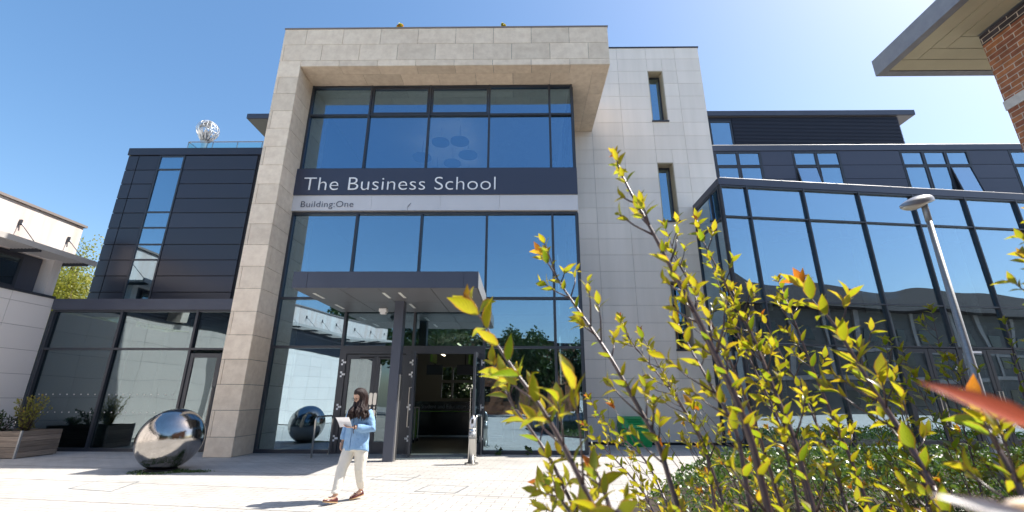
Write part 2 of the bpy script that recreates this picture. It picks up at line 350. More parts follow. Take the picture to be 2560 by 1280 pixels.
# ---------------------------------------------------------------- helpers for facades
def clad(name,F,rects,m,parent,t=.025,gap=.006,n0=0,label=None,bevel=0):
    mb=MB()
    for (u0,u1,z0,z1) in rects: mb.fbox(F,u0+gap/2,u1-gap/2,n0-t,n0,z0+gap/2,z1-gap/2)
    return mb.build(name,m,parent,label=label,bevel=bevel)
def pane(F,u0,u1,z0,z1,parent,m,name='pane',n=-.05):
    mb=MB(); q=[random.uniform(-.004,.004) for _ in range(3)]; q.append(q[0]-q[1]+q[2])
    mb.hexa([F(u0,n-.006+q[0],z0),F(u1,n-.006+q[1],z0),F(u1,n+.006+q[1],z0),F(u0,n+.006+q[0],z0),F(u0,n-.006+q[3],z1),F(u1,n-.006+q[2],z1),F(u1,n+.006+q[2],z1),F(u0,n+.006+q[3],z1)]); return mb.build(name,m,parent)
def mullions(F,us,z0,z1,ts,u0,u1,w=.06,d0=-.10,d1=.04,tw=None):
    mb=MB(); tw=tw or w
    us=sorted(us)
    for u in us: mb.fbox(F,u-w/2,u+w/2,d0,d1,z0,z1)
    for t in ts:
        for a,b in zip(us[:-1],us[1:]): mb.fbox(F,a+w/2,b-w/2,d0+.003,d1-.006,t-tw/2,t+tw/2)
    return mb

BLD=thing('business_school','large entrance building with stone portal, glass front, pale tower and charcoal wings','building',(-2.5,16,0))
# ---- stone portal
LX0,LX1,PX1,PY,PB=-8.15,-7.40,3.07,12.5,16.5
ZS,ZT=12.18,13.75
back=MB(); back.box(LX0+.02,LX1-.03,PY+.03,15.0,0,ZS); back.box(LX0+.02,PX1-.03,PY+.03,PB-.01,ZS+.03,ZT-.01)
portal=back.build('stone_portal',M['stone_gap'],BLD)
F=frame(0,PY,1,0)
rec=[]; zt=12.42; rows=[]
z=zt
while z>0:
    z0=max(0,z-.663); rows.append((z0,z)); z=z0
for i,(z0,z1) in enumerate(rows):
    if z1-z0<.05: continue
    top=z1
    if i%2==1: rec+=[(LX0,LX0+.10,z0,z1),(LX0+.10,LX1,z0,z1)]
    else: rec+=[(LX0,LX1,z0,z1)]
j3=[-7.40]+[-6.09+1.303*k for k in range(7)]+[PX1]
rec+=[(a,b,ZS,12.42) for a,b in zip(j3[:-1],j3[1:])]
j2=[LX0,-8.06]+[-6.75+1.303*k for k in range(8)]+[PX1]
rec+=[(a,b,12.42,13.09) for a,b in zip(j2[:-1],j2[1:])]
j1=[LX0,-7.37]+[-6.08+1.303*k for k in range(7)]+[PX1]
rec+=[(a,b,13.09,ZT) for a,b in zip(j1[:-1],j1[1:])]
clad('front_stone',F,rec,M['stone'],portal,t=.03,gap=.012)
# inner face of the leg (faces right)
Fi=frame(LX1,0,0,1)
rec=[]
for i,(z0,z1) in enumerate(rows):
    z1=min(z1,ZS)
    if z1-z0<.05: continue
    if i in (8,10): rec+=[(PY+.031,PY+.20,z0,z1),(PY+.20,15,z0,z1)]
    else: rec+=[(PY+.031,15,z0,z1)]
clad('side_stone',Fi,rec,M['stone'],portal,t=.03,gap=.012)
Fr=frame(PX1,0,0,1); clad('end_stone',Fr,[(PY+.031,14.4,a,b) for a,b in ((ZS,12.42),(12.42,13.09),(13.09,ZT))]+[(14.4,PB,a,b) for a,b in ((ZS,12.42),(12.42,13.09),(13.09,ZT))],M['stone'],portal,t=.03,gap=.012)
Fl=frame(LX0,15,0,-1)
clad('outer_stone',Fl,[(0,2.469,z0,z1) for z0,z1 in rows if z1-z0>.05]+[(0,2.469,12.42,13.09),(0,2.469,13.09,ZT)],M['stone'],portal,t=.03,gap=.012)
# soffit slabs
so_=MB()
def ss(x0,x1,y0,y1): so_.box(x0+.005,x1-.005,y0+.005,y1-.005,ZS+.003,ZS+.03)
jj=[-7.43]+[-6.07+1.303*k for k in range(7)]+[PX1-.03]
for a,b in zip(jj[:-1],jj[1:]): ss(a,b,12.535,12.92)
jj=[-7.43,-6.71]+[-5.41+1.303*k for k in range(6)]+[2.55]
for a,b in zip(jj[:-1],jj[1:]): ss(a,b,12.92,13.56)
for a,b in ((12.92,14.07),(14.07,15.25),(15.25,16.48)): ss(2.55,PX1-.03,a,b)
for a,b in ((13.56,14.64),(14.64,15.8),(15.8,16.48)): ss(1.86,2.55,a,b)
so_.build('soffit_stone',M['stone'],portal)
cp=MB(); cp.box(LX0-.02,PX1+.02,PY-.02,PB-.02,ZT+.004,ZT+.05); cp.build('coping',M['coping'],BLD)

# ---- glazed front
GY=13.52; F=frame(0,GY,1,0); GX=[-7.36,-5.25,-3.14,-1.03,1.09,1.87]
cw=mullions(F,GX,8.78,12.17,[10.95,12.13,8.82],0,0,w=.065).build('upper_window',M['frame'],BLD)
vent=MB()   # opening lights in the top row
for a,b in ((GX[1],GX[2]),(GX[2],GX[3])):
    for q in ((a+.05,a+.10,11.0,12.08),(b-.10,b-.05,11.0,12.08),(a+.10,b-.10,11.0,11.05),(a+.10,b-.10,12.03,12.08)): vent.fbox(F,q[0],q[1],-.08,.02,q[2],q[3])
vent.build('opening_light_frame',M['frame'],cw)
for a,b in zip(GX[:-1],GX[1:]):
    pane(F,a+.034,b-.034,8.86,10.92,cw,M['glass_top']); pane(F,a+.034,b-.034,10.985,12.095,cw,M['glass_top'])
lw=MB()
for u in GX: lw.fbox(F,u-.035,u+.035,-.10,.04,0,7.25)
for a,b in zip(GX[:-1],GX[1:]):
    for t in (4.40,7.21,2.92): lw.fbox(F,a+.035,b-.035,-.097,.034,t-.035,t+.035)
    if b in (GX[1],GX[4],GX[5]) : lw.fbox(F,a+.035,b-.035,-.097,.034,.0,.10)
lw=lw.build('lower_window',M['frame'],BLD)
for i,(a,b) in enumerate(zip(GX[:-1],GX[1:])):
    for z0,z1 in ((4.435,7.175),(2.955,4.365)): pane(F,a+.034,b-.034,z0,z1,lw,M['glass'])
    if i in (0,3,4): pane(F,a+.034,b-.034,.10,2.885,lw,M['glass'])
# side return of the glass box (faces right)
Fs=frame(1.905,0,0,1)
sw=mullions(Fs,[13.66,15.1,16.46],0.0,7.27,[2.92,4.40,7.21,.05],0,0,w=.06)
for u in (13.66,15.1,16.46): sw.fbox(Fs,u-.03,u+.03,-.1,.04,7.82,12.17)
for a,b in ((13.66,15.1),(15.1,16.46)):
    for t in (8.80,10.95,12.13): sw.fbox(Fs,a+.03,b-.03,-.097,.034,t-.03,t+.03)
sw=sw.build('side_window',M['frame'],BLD)
for a,b in ((13.69,15.07),(15.13,16.43)):
    for z0,z1 in ((.08,2.89),(2.95,4.37),(4.43,7.18),(8.83,10.92),(10.98,12.10)): pane(Fs,a,b,z0,z1,sw,M['glass'])
# spandrel behind the sign
sp=MB(); sp.fbox(F,-7.39,1.90,-.6,-.01,7.26,8.78); sp.box(1.80,1.90,13.6,16.45,7.27,7.82); sp.build('spandrel',M['interior'],BLD)
# signs
SG=thing('name_sign','long dark sign board reading The Business School in white letters','sign',(-2.8,13.4,7.82))
b=MB(); b.box(-7.43,1.92,13.36,13.505,7.82,8.77); b.build('board',M['signdark'],SG)
textobj('lettering','The Business School',M['white'],SG,(-7.09,13.345,7.975),6.33,.50,rot=(R(90),0,0),spacing=1.03)
SB=thing('lower_sign','pale metal sign band reading Building:One in small dark letters','sign',(-2.8,13.4,7.27))
b=MB()
js=[-7.40,-4.80,-2.55,-.62,1.92]
for a,c in zip(js[:-1],js[1:]): b.box(a+.003,c-.003,13.40,13.505,7.27,7.815)
b.build('board',M['signlight'],SB)
textobj('lettering','Building:One',M['navy'],SB,(-7.10,13.385,7.39),1.72,.225,depth=.002,shear=.0,off=-.010,spacing=1.06)
b=MB(); b.tube([(-3.62,13.39,7.36),(-3.57,13.39,7.43),(-3.50,13.39,7.53)],[.004,.028,.004],8,flat=.2); b.tube([(-3.60,13.39,7.34),(-3.60,13.39,7.27)],.004,5); b.build('scuff_mark',M['navy'],SB)
# lettering is set proud of the boards

# ---- entrance doors
D0=GX[1]+.035; D1=GX[2]-.035; D2=GX[2]+.035; D3=GX[3]-.035
hd=MB(); hd.fbox(F,D0,D1,-.09,.05,2.72,2.884); hd.fbox(F,D2,D3,-.09,.05,2.72,2.884)
for a,b_ in ((D0,D0+.13),(D1-.13,D1),(D2,D2+.10),(D3-.10,D3)): hd.fbox(F,a,b_,-.09,.045,0,2.72)
hd.fbox(F,D0+.13,D1-.13,-.085,.02,.0,.03); 
hd.build('door_frame',M['frame'],BLD)
def leaf(Fd,w,h,parent=BLD,handle='plate',hs=1,glass=M['glass_low']):
    d=MB(); st=.115
    d.fbox(Fd,0,st,-.03,.03,.03,h); d.fbox(Fd,w-st,w,-.03,.03,.03,h); d.fbox(Fd,st,w-st,-.027,.027,h-.13,h); d.fbox(Fd,st,w-st,-.027,.027,.03,.30)
    d=d.build('door',M['frame'],parent)
    pane(Fd,st,w-st,.30,h-.13,d,glass,n=0)
    hm=MB(); hu=st/2 if hs>0 else w-st/2
    if handle=='plate':
        for z0,z1 in ((1.28,1.62),(.86,1.16)):
            for sgn in (1,-1):
                hm.loft([[Fd(hu+.05*math.cos(a),sgn*.031+nn*sgn,((z1+z0)/2)+((z1-z0)/2-.05)*(1 if math.sin(a)>0 else -1)+.05*math.sin(a)) for a in [2*math.pi*k/16+.01 for k in range(16)]] for nn in (0,.008)])
        hm.fbox(Fd,hu-.02,hu+.02,.031,.04,1.19,1.24)
    else:
        hm.tube([Fd(hu,.032,.75),Fd(hu,.09,.75),Fd(hu,.09,1.75),Fd(hu,.032,1.75)],.013,8)
    hm.build('handle',M['steel'],d,smooth=False)
    return d
mid=(D0+.13+D1-.13)/2
leaf(frame(D0+.132,GY+.02,1,0),mid-D0-.132-.003,2.70,hs=-1)
leaf(frame(mid+.003,GY+.02,1,0),D1-.13-mid-.005,2.70,hs=1)
# dark closer slots above the closed pair
b=MB(); b.fbox(F,mid-.48,mid-.06,.012,.03,2.60,2.635); b.fbox(F,mid+.06,mid+.48,.012,.03,2.60,2.635); b.build('door_closer',M['black'],BLD)
# open pair, leaves standing out towards the camera
leaf(frame(D2+.10,GY-.03,.17,-1),.93,2.70,handle='bar',hs=-1)
leaf(frame(D3-.05,GY-.03,-.10,-1),.93,2.70,handle='bar',hs=-1)
# silver square manifestations on the door posts
sq=MB()
def cluster(u,z,s=1):
    for dx,dz in ((0,.055),(.055*s,0),(0,-.055),(.11*s,0)): sq.fbox(F,u+dx-.026,u+dx+.026,.046,.05,z+dz-.026,z+dz+.026)
for z in (2.47,2.13,1.23,.40):
    cluster(D0+.035,z,.8)
    cluster(D2+.0,z,-.6); cluster(D3-.03,z,.55)
sq.build('silver_squares',M['white'],BLD)

# ---- entrance canopy
cb=MB(); cb.box(-5.40,-.97,10.35,13.47,3.99,4.36)
can=cb.build('entrance_canopy',M['fascia'],BLD)
sk=MB()
for a,b_ in ((-5.39,-5.05),(-5.04,-1.31),(-1.30,-.98)): sk.box(a,b_,10.335,10.35,3.955,4.35)
sk.build('fascia_panel',M['fascia'],can)
sk=MB(); sk.box(-.97,-.955,10.36,13.46,3.96,4.355); sk.build('end_panel',M['galv'],can)
sk=MB()
for a,b_ in ((-5.39,-4.30),(-4.29,-3.35),(-3.34,-2.1),(-2.09,-.98)):
    for c_,d_ in ((10.36,12.0),(12.01,13.46)): sk.box(a+.003,b_-.003,c_,d_,3.955,3.985)
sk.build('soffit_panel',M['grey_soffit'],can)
lamp_m=mat('downlight_lens',(.8,.8,.75),.4)
for x,y in ((-5.10,11.2),(-3.35,11.15),(-2.95,11.13),(-5.10,12.6),(-3.0,12.5),(-1.22,11.1),(-1.22,12.5)):
    d=MB(); d.box(x-.035,x+.035,y-.30,y+.30,3.945,3.957); d.build('downlight',lamp_m,can)
d=MB(); d.box(-4.06,-3.84,12.86,13.06,3.86,3.957); d.box(-4.03,-3.87,12.89,13.03,3.80,3.86); d.build('sensor_box',M['white'],can,bevel=.01)
col=MB(); col.box(-3.31,-3.07,11.83,12.12,0,3.96); col=col.build('canopy_column',M['fascia'],BLD)
f_=MB(); f_.box(-3.068,-3.03,11.90,11.94,0,2.05); f_.box(-3.068,-3.03,12.02,12.06,0,2.05); f_.build('steel_fin',M['steel'],col)

# ---- pale tower
T0,T1,TY,TZ=1.92,8.0,16.5,16.47
SL=[(12.67,15.24),(8.12,10.71),(3.15,5.72)]; SX0,SX1=5.66,6.32
tb=MB()
tb.box(T0,SX0,TY+.03,21,0,TZ-.01); tb.box(SX1,T1-.03,TY+.03,21,0,TZ-.01)
zs=[0]+[v for s_ in reversed(SL) for v in s_]+[TZ-.01]
for a,b_ in zip(zs[::2],zs[1::2]): tb.box(SX0,SX1,TY+.03,21,a,b_)
tw=tb.build('pale_tower',M['panel_gap'],BLD)
F=frame(0,TY,1,0)
cols=[T0,3.09,4.37,5.66,6.93,8.0]; zr=[.08]+[.87+.6525*k for k in range(24)]+[TZ]
rec=[]
for a,b_ in zip(cols[:-1],cols[1:]):
    for z0,z1 in zip(zr[:-1],zr[1:]):
        if z1-z0<.05: continue
        pieces=[(a,b_,z0,z1)]
        for s0,s1 in SL:
            new=[]
            for (u0,u1,w0,w1) in pieces:
                if u1<=SX0 or u0>=SX1 or w1<=s0 or w0>=s1: new.append((u0,u1,w0,w1)); continue
                if u0<SX0: new.append((u0,SX0,w0,w1))
                if u1>SX1: new.append((SX1,u1,w0,w1))
                if w0<s0: new.append((max(u0,SX0),min(u1,SX1),w0,s0))
                if w1>s1: new.append((max(u0,SX0),min(u1,SX1),s1,w1))
            pieces=new
        rec+=[p for p in pieces if p[1]-p[0]>.02 and p[3]-p[2]>.02]
clad('wall_panels',F,rec,M['white_panel'],tw,t=.025,gap=.010)
Fr=frame(T1,0,0,1); clad('side_panels',Fr,[(TY+.031,18.4,z0,z1) for z0,z1 in zip(zr[:-1],zr[1:]) if z1-z0>.05],M['white_panel'],tw,gap=.01)
b=MB(); b.box(T0,T1+.03,TY-.03,21,TZ+.004,TZ+.06); b.build('coping',M['frame'],tw)
b=MB(); b.box(T0,T1-.01,TY+.0,TY+.03,0,.075); b.build('plinth',M['black'],tw)
for s0,s1 in SL:
    wf=MB(); y=TY+.40
    for q in ((SX0+.03,SX0+.08,s0+.03,s1-.03),(SX1-.08,SX1-.03,s0+.03,s1-.03),(SX0+.08,SX1-.08,s0+.03,s0+.09),(SX0+.08,SX1-.08,s1-.10,s1-.03)): wf.box(q[0],q[1],y,y+.06,q[2],q[3])
    wf=wf.build('window',M['frame'],BLD)
    pm=MB(); pm.box(SX0+.08,SX1-.08,y+.03,y+.042,s0+.09,s1-.10); pm.build('pane',M['glass'],wf)
    bk=MB(); bk.box(SX0+.03,SX1-.03,y+.3,y+.34,s0+.03,s1-.03); bk.build('blind',M['interior'],wf)
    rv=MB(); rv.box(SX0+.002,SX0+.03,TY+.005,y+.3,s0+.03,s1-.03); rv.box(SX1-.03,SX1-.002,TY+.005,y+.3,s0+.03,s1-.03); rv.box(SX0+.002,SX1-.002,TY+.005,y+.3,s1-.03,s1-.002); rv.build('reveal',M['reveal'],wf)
    sl=MB(); sl.box(SX0-.02,SX1+.03,TY-.05,y,s0-.03,s0+.028); sl.build('sill',M['frame'],wf)

# ---- left charcoal block
F=frame(0,15,1,0); LB0=-14.87
b=MB(); b.box(LB0+.03,-8.14,15.03,20.5,4.3,10.25); lb=b.build('charcoal_block',M['black'],BLD)
zz=[4.35,4.93,5.51,6.09,6.67,7.30,7.89,8.47,9.06,9.64,10.25]
rec=[(LB0,-14.455,a,c) for a,c in zip(zz[:-1],zz[1:])]+[(-14.455,-13.66,a,c) for a,c in zip(zz[:-1],zz[1:])]+[(-12.66,-9.88,a,c) for a,c in zip(zz[:-1],zz[1:])]+[(-9.78,-8.14,a,c) for a,c in zip(zz[:-1],zz[1:])]
clad('wall_panels',F,rec,M['dark'],lb,t=.03,gap=.03)
b=MB(); b.box(LB0-.02,-8.14,14.96,20.5,10.27,10.56); b.build('coping',M['dark'],lb)
b=MB()
for u in (-13.62,-12.69): b.fbox(F,u-.03,u+.03,-.03,.02,4.35,10.25)
for t in (9.66,7.92,7.31,6.67,6.10,10.22): b.fbox(F,-13.59,-12.72,-.028,.014,t-.03,t+.03)
wn=b.build('strip_window',M['frame'],BLD)
zt_=[4.35,6.10,6.67,7.31,7.92,9.66,10.22]
for a,c in zip(zt_[:-1],zt_[1:]): pane(F,-13.585,-12.725,a+.03 if a>4.4 else a,c-.03,wn,M['glass'],n=-.012)
# roof terrace balustrade
RL=MB(); pts=[(-13.95,20.2),(-13.95,16.5),(-9.0,16.5)]
for a,c in zip(pts[:-1],pts[1:]): RL.tube([(*a,11.78),(*c,11.78)],.022,6)
for x in (-13.95,-12.9,-11.85,-10.8,-9.75,-9.0): RL.tube([(x,16.5,10.5),(x,16.5,11.77)],.014,6)
for y in (17.7,18.9,20.2): RL.tube([(-13.95,y,10.5),(-13.95,y,11.77)],.014,6)
rl=RL.build('terrace_railing',M['galv'],BLD)
for a,c in zip((-13.93,-12.88,-11.83,-10.78,-9.73),(-12.92,-11.87,-10.82,-9.77,-9.02)):
    pm=MB(); pm.box(a,c,16.495,16.505,10.62,11.72); pm.build('glass_panel',M['glass_clear'],rl)
for a,c in ((16.53,17.68),(17.72,18.88)):
    pm=MB(); pm.box(-13.955,-13.945,a,c,10.62,11.72); pm.build('glass_panel',M['glass_clear'],rl)

# ---- top storey with the wide flat roof
b=MB(); b.box(-14.9,21.25,21.0,27,16.07,16.36); b.build('flat_roof',M['fascia'],BLD)
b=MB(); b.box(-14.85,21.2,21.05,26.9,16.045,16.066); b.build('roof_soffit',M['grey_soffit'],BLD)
corr=mat('corrugated_charcoal',(.030,.034,.052),.5,metal=.2)
b=MB(); z=10.5
b.box(-12.4,20.38,21.18,26.5,10,16.04)
z=12.2
while z<16.0: b.box(11.5,20.38,21.13,21.179,z,z+.05); z+=.085
b.build('top_storey_wall',corr,BLD)
b=MB()
for q in ((10.25,10.32,14.2,15.78),(11.36,11.43,14.2,15.78),(10.32,11.36,15.71,15.78),(10.32,11.36,14.2,14.27)): b.box(q[0],q[1],21.08,21.17,q[2],q[3])
wn=b.build('window',M['frame'],BLD); pm=MB(); pm.box(10.32,11.36,21.12,21.13,14.27,15.71); pm.build('pane',M['glass_wing'],wn)

# ---- dark office range with ribbon windows
F=frame(0,18.5,1,0)
b=MB(); b.box(8.02,34,18.55,21.0,7.5,12.38); rg=b.build('office_range',M['black'],BLD)
b=MB(); b.box(8.02,30,18.45,21.0,12.40,12.68); b.build('coping',M['fascia'],rg)
b=MB(); b.tube([(8.1,18.5,12.72),(30,18.5,12.72)],.015,6); b.build('roof_cable',M['white_panel'],rg)
zz=[7.55,8.4,9.4,10.20,10.97,11.66,12.39]
wins=[(9.0,11.12,2),(12.55,14.70,2),(17.42,20.52,3),(22.33,25.43,3),(27,29,2)]
e=[8.03]; 
for a,c,_ in wins: e+=[a,c]
e+=[30]; rec=[]
for a,c in zip(e[::2],e[1::2]):
    rec+=[(a,c,p,q) for p,q in zip(zz[:-1],zz[1:])]
clad('wall_panels',F,rec,M['dark2'],rg,t=.03,gap=.02,n0=.02)
for a,c,n in wins:
    st=(c-a)/n; us=[a+.03+i*(c-a-.06)/n for i in range(n+1)]
    wf=mullions(F,us,9.4,12.39,[11.62,12.35],0,0,w=.055,d0=-.03,d1=.03).build('window',M['frame'],BLD)
    for i,(u0,u1) in enumerate(zip(us[:-1],us[1:])):
        pane(F,u0+.06,u1-.06,11.68,12.29,wf,M['glass_wing'],n=-.01)
        f2=MB()
        for q in ((u0+.03,u0+.06,11.65,12.32),(u1-.06,u1-.03,11.65,12.32),(u0+.06,u1-.06,12.29,12.32),(u0+.06,u1-.06,11.65,11.68)): f2.fbox(F,q[0],q[1],-.02,.035,q[2],q[3])
        f2.build('sash',M['frame'],wf)
        tilt=(n==2 and i==0 and a>12) or (n==3 and i==2)
        if tilt:   # top-hung light pushed open at the bottom
            def Ft(u,nn,z,_u0=u0): return F(u,nn+(11.58-z)*.16,z)
        else: Ft=F
        f2=MB()
        for q in ((u0+.035,u0+.075,9.6,11.58),(u1-.075,u1-.035,9.6,11.58),(u0+.075,u1-.075,11.54,11.58),(u0+.075,u1-.075,9.6,9.64)): f2.fbox(Ft,q[0],q[1],-.01,.04,q[2],q[3])
        f2=f2.build('sash',M['frame'],wf)
        mb=MB(); mb.fbox(Ft,u0+.075,u1-.075,-.005,.007,9.64,11.54); p_=mb.build('pane',M['glass_wing'],wf)

# ---- low glazed link on the left
F=frame(0,13.7,1,0)
b=MB(); b.box(-14.52,-8.16,13.62,15.0,4.06,4.40); b.build('link_fascia',M['fascia'],BLD)
b=MB()
us=[-14.45,-12.30,-9.93]
for u in us: b.fbox(F,u-.035,u+.035,-.1,.04,0,4.055)
b.fbox(F,-8.22,-8.165,-.1,.04,0,4.055)
for a,c in zip(us,us[1:]+[-8.20]):
    a_,c_=a+.035,c-(.035 if c<-9 else .02)
    for t in (4.03,2.87): b.fbox(F,a_,c_,-.097,.034,t-.03,t+.03)
    if c<-9: b.fbox(F,a_,c_,-.097,.034,0,.09)
lk=b.build('link_window',M['frame'],BLD)
for a,c in zip(us,us[1:]+[-8.20]):
    pane(F,a+.034,c-.034,2.90,4.0,lk,M['glass_low'])
    if c<-9: pane(F,a+.034,c-.034,.09,2.84,lk,M['glass_low'])
leaf(frame(-9.89,13.72,1,0),.95,2.74,handle='bar',hs=-1)
leaf(frame(-8.93,13.72,1,0),.66,2.74,handle='bar',hs=1)
dots=MB()
for z in (1.05,1.55):
    u=-14.2
    while u<-10.1:
        dots.fbox(F,u-.014,u+.014,-.043,-.040,z-.014,z+.014); u+=.21
dots.build('glass_dots',M['render_panel'],lk)
# interiors of link and hall
b=MB(); b.box(-14.6,-8.2,13.85,18.5,-.02,.012); b.build('link_floor',M['interior_floor'],BLD)
b=MB(); b.box(-14.6,-8.2,18.5,18.6,0,4.05); b.box(-14.7,-14.6,13.8,18.5,0,4.05); b.box(-8.16,-8.13,15.0,18.5,0,4.2); b.build('link_inner_wall',M['interior'],BLD)
for x in (-13.3,-11.0): b=MB(); b.tube([(x,15.2,0),(x,15.2,4.0)],.16,16); b.build('link_column',M['interior_mid'],BLD,smooth=True)
HX0,HX1=-7.38,1.80
b=MB(); b.box(HX0,HX1,13.66,25,-.02,.010); b.build('hall_floor',M['interior_floor'],BLD)
b=MB(); b.box(HX0,HX1,16.2,25,4.1,4.35); b.box(HX0,HX1,14.14,25,7.9,8.6); b.build('hall_slab',M['interior_mid'],BLD)
b=MB(); b.box(HX0,HX1,20.0,20.1,4.35,7.9); b.box(HX0,HX1,20.9,21.0,8.6,12.0);  b.box(HX0-.05,HX0,15.0,25,0,12.1); b.box(1.8,1.86,21.02,25,0,4.35)
b.box(HX0,-4.1,24.9,25,0,4.1); b.box(-1.5,HX1,24.9,25,0,4.1); b.box(-4.1,-1.5,24.9,25,0,1.5); b.box(-4.1,-1.5,24.9,25,3.1,4.1); b.box(-3.6,-3.5,24.9,25,1.5,3.1); b.box(-2.4,-2.25,24.9,25,1.5,3.1); b.box(-4.1,-1.5,24.85,24.89,2.28,2.42)
b.build('hall_inner_wall',M['interior'],BLD)
b=MB(); b.box(HX0,HX1,13.7,20.88,12.02,12.12); b.build('hall_ceiling',M['white_panel'],BLD)
for x in (-5.9,-.4): b=MB(); b.tube([(x,17.4,0),(x,17.4,4.1)],.17,16); b.build('hall_column',M['interior_mid'],BLD,smooth=True)
b=MB()   # gallery rail and stair in the hall
b.box(HX0,HX1,16.15,16.19,4.4,5.35); b.build('gallery_front',M['glass_clear'],BLD)
# ---------------------------------------------------------------- glazed pavilion on the right
WG=thing('glazed_pavilion','two storey glass pavilion with slim dark mullions beside the pale tower','building',(12,16,0))
WL=22.0; F=frame(6.9,14.16,1,.118)
b=MB(); us=[0.03,.98]+[.98+2.1*k for k in range(1,11)]
FB=[]
b.fbox(F,-.03,WL,-.12,.05,8.53,8.77); b.build('roof_fascia',M['fascia'],WG)
b=MB(); b.prism([(6.98,14.31),(28.6,16.86),(28.6,18.45),(8.03,18.45),(8.03,16.46),(6.98,16.46)],8.56,8.74); b.build('roof_slab',M['interior'],WG)
b=MB(); b.box(6.87,6.97,14.25,16.47,8.53,8.77); b.build('side_fascia',M['fascia'],WG)
b=MB(); b.tube([F(.1,-.05,8.84),F(WL,-.05,8.84)],.012,6); b.tube([F(.1,-.25,8.90),F(WL,-.25,8.90)],.012,6)
for k in range(11): b.tube([F(.3+2.1*k,-.25,8.77),F(.3+2.1*k,-.25,8.90)],.012,6); b.ell(F(.3+2.1*k,-.05,8.84),(.03,.03,.03),nu=8,nv=6)
b.build('roof_cable',M['white_panel'],WG)
doors=[(3.1,5.2),(5.2,7.3),(9.4,11.5)]
b=MB()
for u in us: b.fbox(F,u-.025,u+.025,-.07,.045,0,8.53)
for a,c in zip(us[:-1],us[1:]):
    for t in (8.49,7.36,4.46,3.10): b.fbox(F,a+.025,c-.025,-.065,.035,t-.025,t+.025)
    b.fbox(F,a+.035,c-.035,-.11,.05,0,.06)
cwf=b.build('glass_facade_frame',M['frame'],WG)
for i,(a,c) in enumerate(zip(us[:-1],us[1:])):
    for z0,z1 in ((7.395,8.455),(4.495,7.325),(3.135,4.425),(.06,3.065)):
        if z0<1 and i in (3,4,6): continue
        pane(F,a+.034,c-.034,z0,z1,cwf,M['glass_wing'])
for i in (3,4,6):
    a,c=us[i]+.035,us[i+1]-.035; m_=(a+c)/2
    for (p,q,h_) in ((a,m_-.01,1),(m_+.01,c,-1)):
        o0=F(p,0,0); leaf(frame(o0[0],o0[1],1,.118),q-p,3.05,parent=WG,handle='bar',hs=-h_,glass=M['glass_wing'])
sq=MB()
for z in (2.75,2.4,1.75,1.2):
    for du,dz in ((0,0),(.055,.055),(.11,0),(.055,-.055)): sq.fbox(F,us[4]-.3+du,us[4]-.255+du,.075,.08,z+dz,z+dz+.045)
sq.build('silver_squares',M['white'],WG)
b=MB(); b.fbox(F,us[4]+.35,us[4]+.85,.0,.05,2.93,2.99); b.build('sensor_strip',M['white'],WG)
# side wall back to the tower
F2=frame(6.92,0,0,-1)
F2=lambda u,n,z:(6.92-n,u,z)
b=MB()
for u in (14.26,14.91,16.44):
    b.fbox(F2,u-.03,u+.03,-.06,.05,0,8.53)
for a,c in ((14.26,14.91),(14.91,16.44)):
    for t in (8.49,7.36,4.46,3.10,.05): b.fbox(F2,a+.03,c-.03,-.055,.04,t-.03,t+.03)
sf=b.build('side_frame',M['frame'],WG)
for a,c in ((14.29,14.88),(14.94,16.41)):
    for z0,z1 in ((7.39,8.46),(4.49,7.33),(3.13,4.43),(.08,3.07)): pane(F2,a,c,z0,z1,sf,M['glass_wing'],n=0)
b=MB(); b.prism([(7.0,14.3),(28,16.8),(28,22),(7.0,16.45)],-.02,.012); b.build('pavilion_floor',M['interior_floor'],WG)
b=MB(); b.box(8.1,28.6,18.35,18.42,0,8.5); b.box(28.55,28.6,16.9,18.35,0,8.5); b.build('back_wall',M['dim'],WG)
b=MB(); b.prism([(8.05,15.4),(28,17.8),(28,18.34),(8.05,18.34)],4.15,4.40); b.build('inner_floor_slab',M['interior'],WG)
for k in range(4):
    x=8.95+4.15*k; b=MB(); b.tube([(x,16.2+.118*(x-8.95),0),(x,16.2+.118*(x-8.95),8.5)],.20,20); b.build('round_column',M['white_panel'],WG,smooth=True)
for k,(x,y) in enumerate(((10.4,16.4),(12.8,17.0),(15.1,17.0),(17.2,17.5))):
    b=MB(); b.disc((x,y,7.4),.62,.05); b.tube([(x,y,7.45),(x,y,8.5)],.01,4); b.build('ceiling_disc',M['interior_mid'],WG)

# ---------------------------------------------------------------- pendant discs in the main hall
pd=[(-3.15,15.9,.36),(-2.35,15.75,.38),(-4.1,16.9,.40),(-2.15,16.9,.40),(-2.9,17.5,.38),(-3.7,18.2,.40),(-2.3,18.6,.42)]
upl=bpy.data.materials.new('uplight'); upl.use_nodes=True; gb=upl.node_tree.nodes['Principled BSDF']; gb.inputs['Emission Color'].default_value=(1,.93,.82,1); gb.inputs['Emission Strength'].default_value=.8
for i,(x,y,r) in enumerate(pd):
    c=('lowest','highest')[i%2]
    b=MB(); b.disc((0,0,0),r,.05,28)
    t=thing('pendant_disc','round flat disc hanging from the ceiling behind the top floor glass','ceiling disc',(x,y,11.3-.05*(i%3)),'discs hanging behind the top floor windows')
    b.v=[(vx+x,vy+y,vz+t.location.z) for vx,vy,vz in b.v]; b.build('disc',M['fascia'],t)
    k=MB(); k.disc((x,y,t.location.z+.055),r*.55,.02,20); k.build('uplight',upl,t)
    k=MB(); k.tube([(x,y,t.location.z+.05),(x,y,12.02)],.008,4); k.build('cord',M['black'],t)

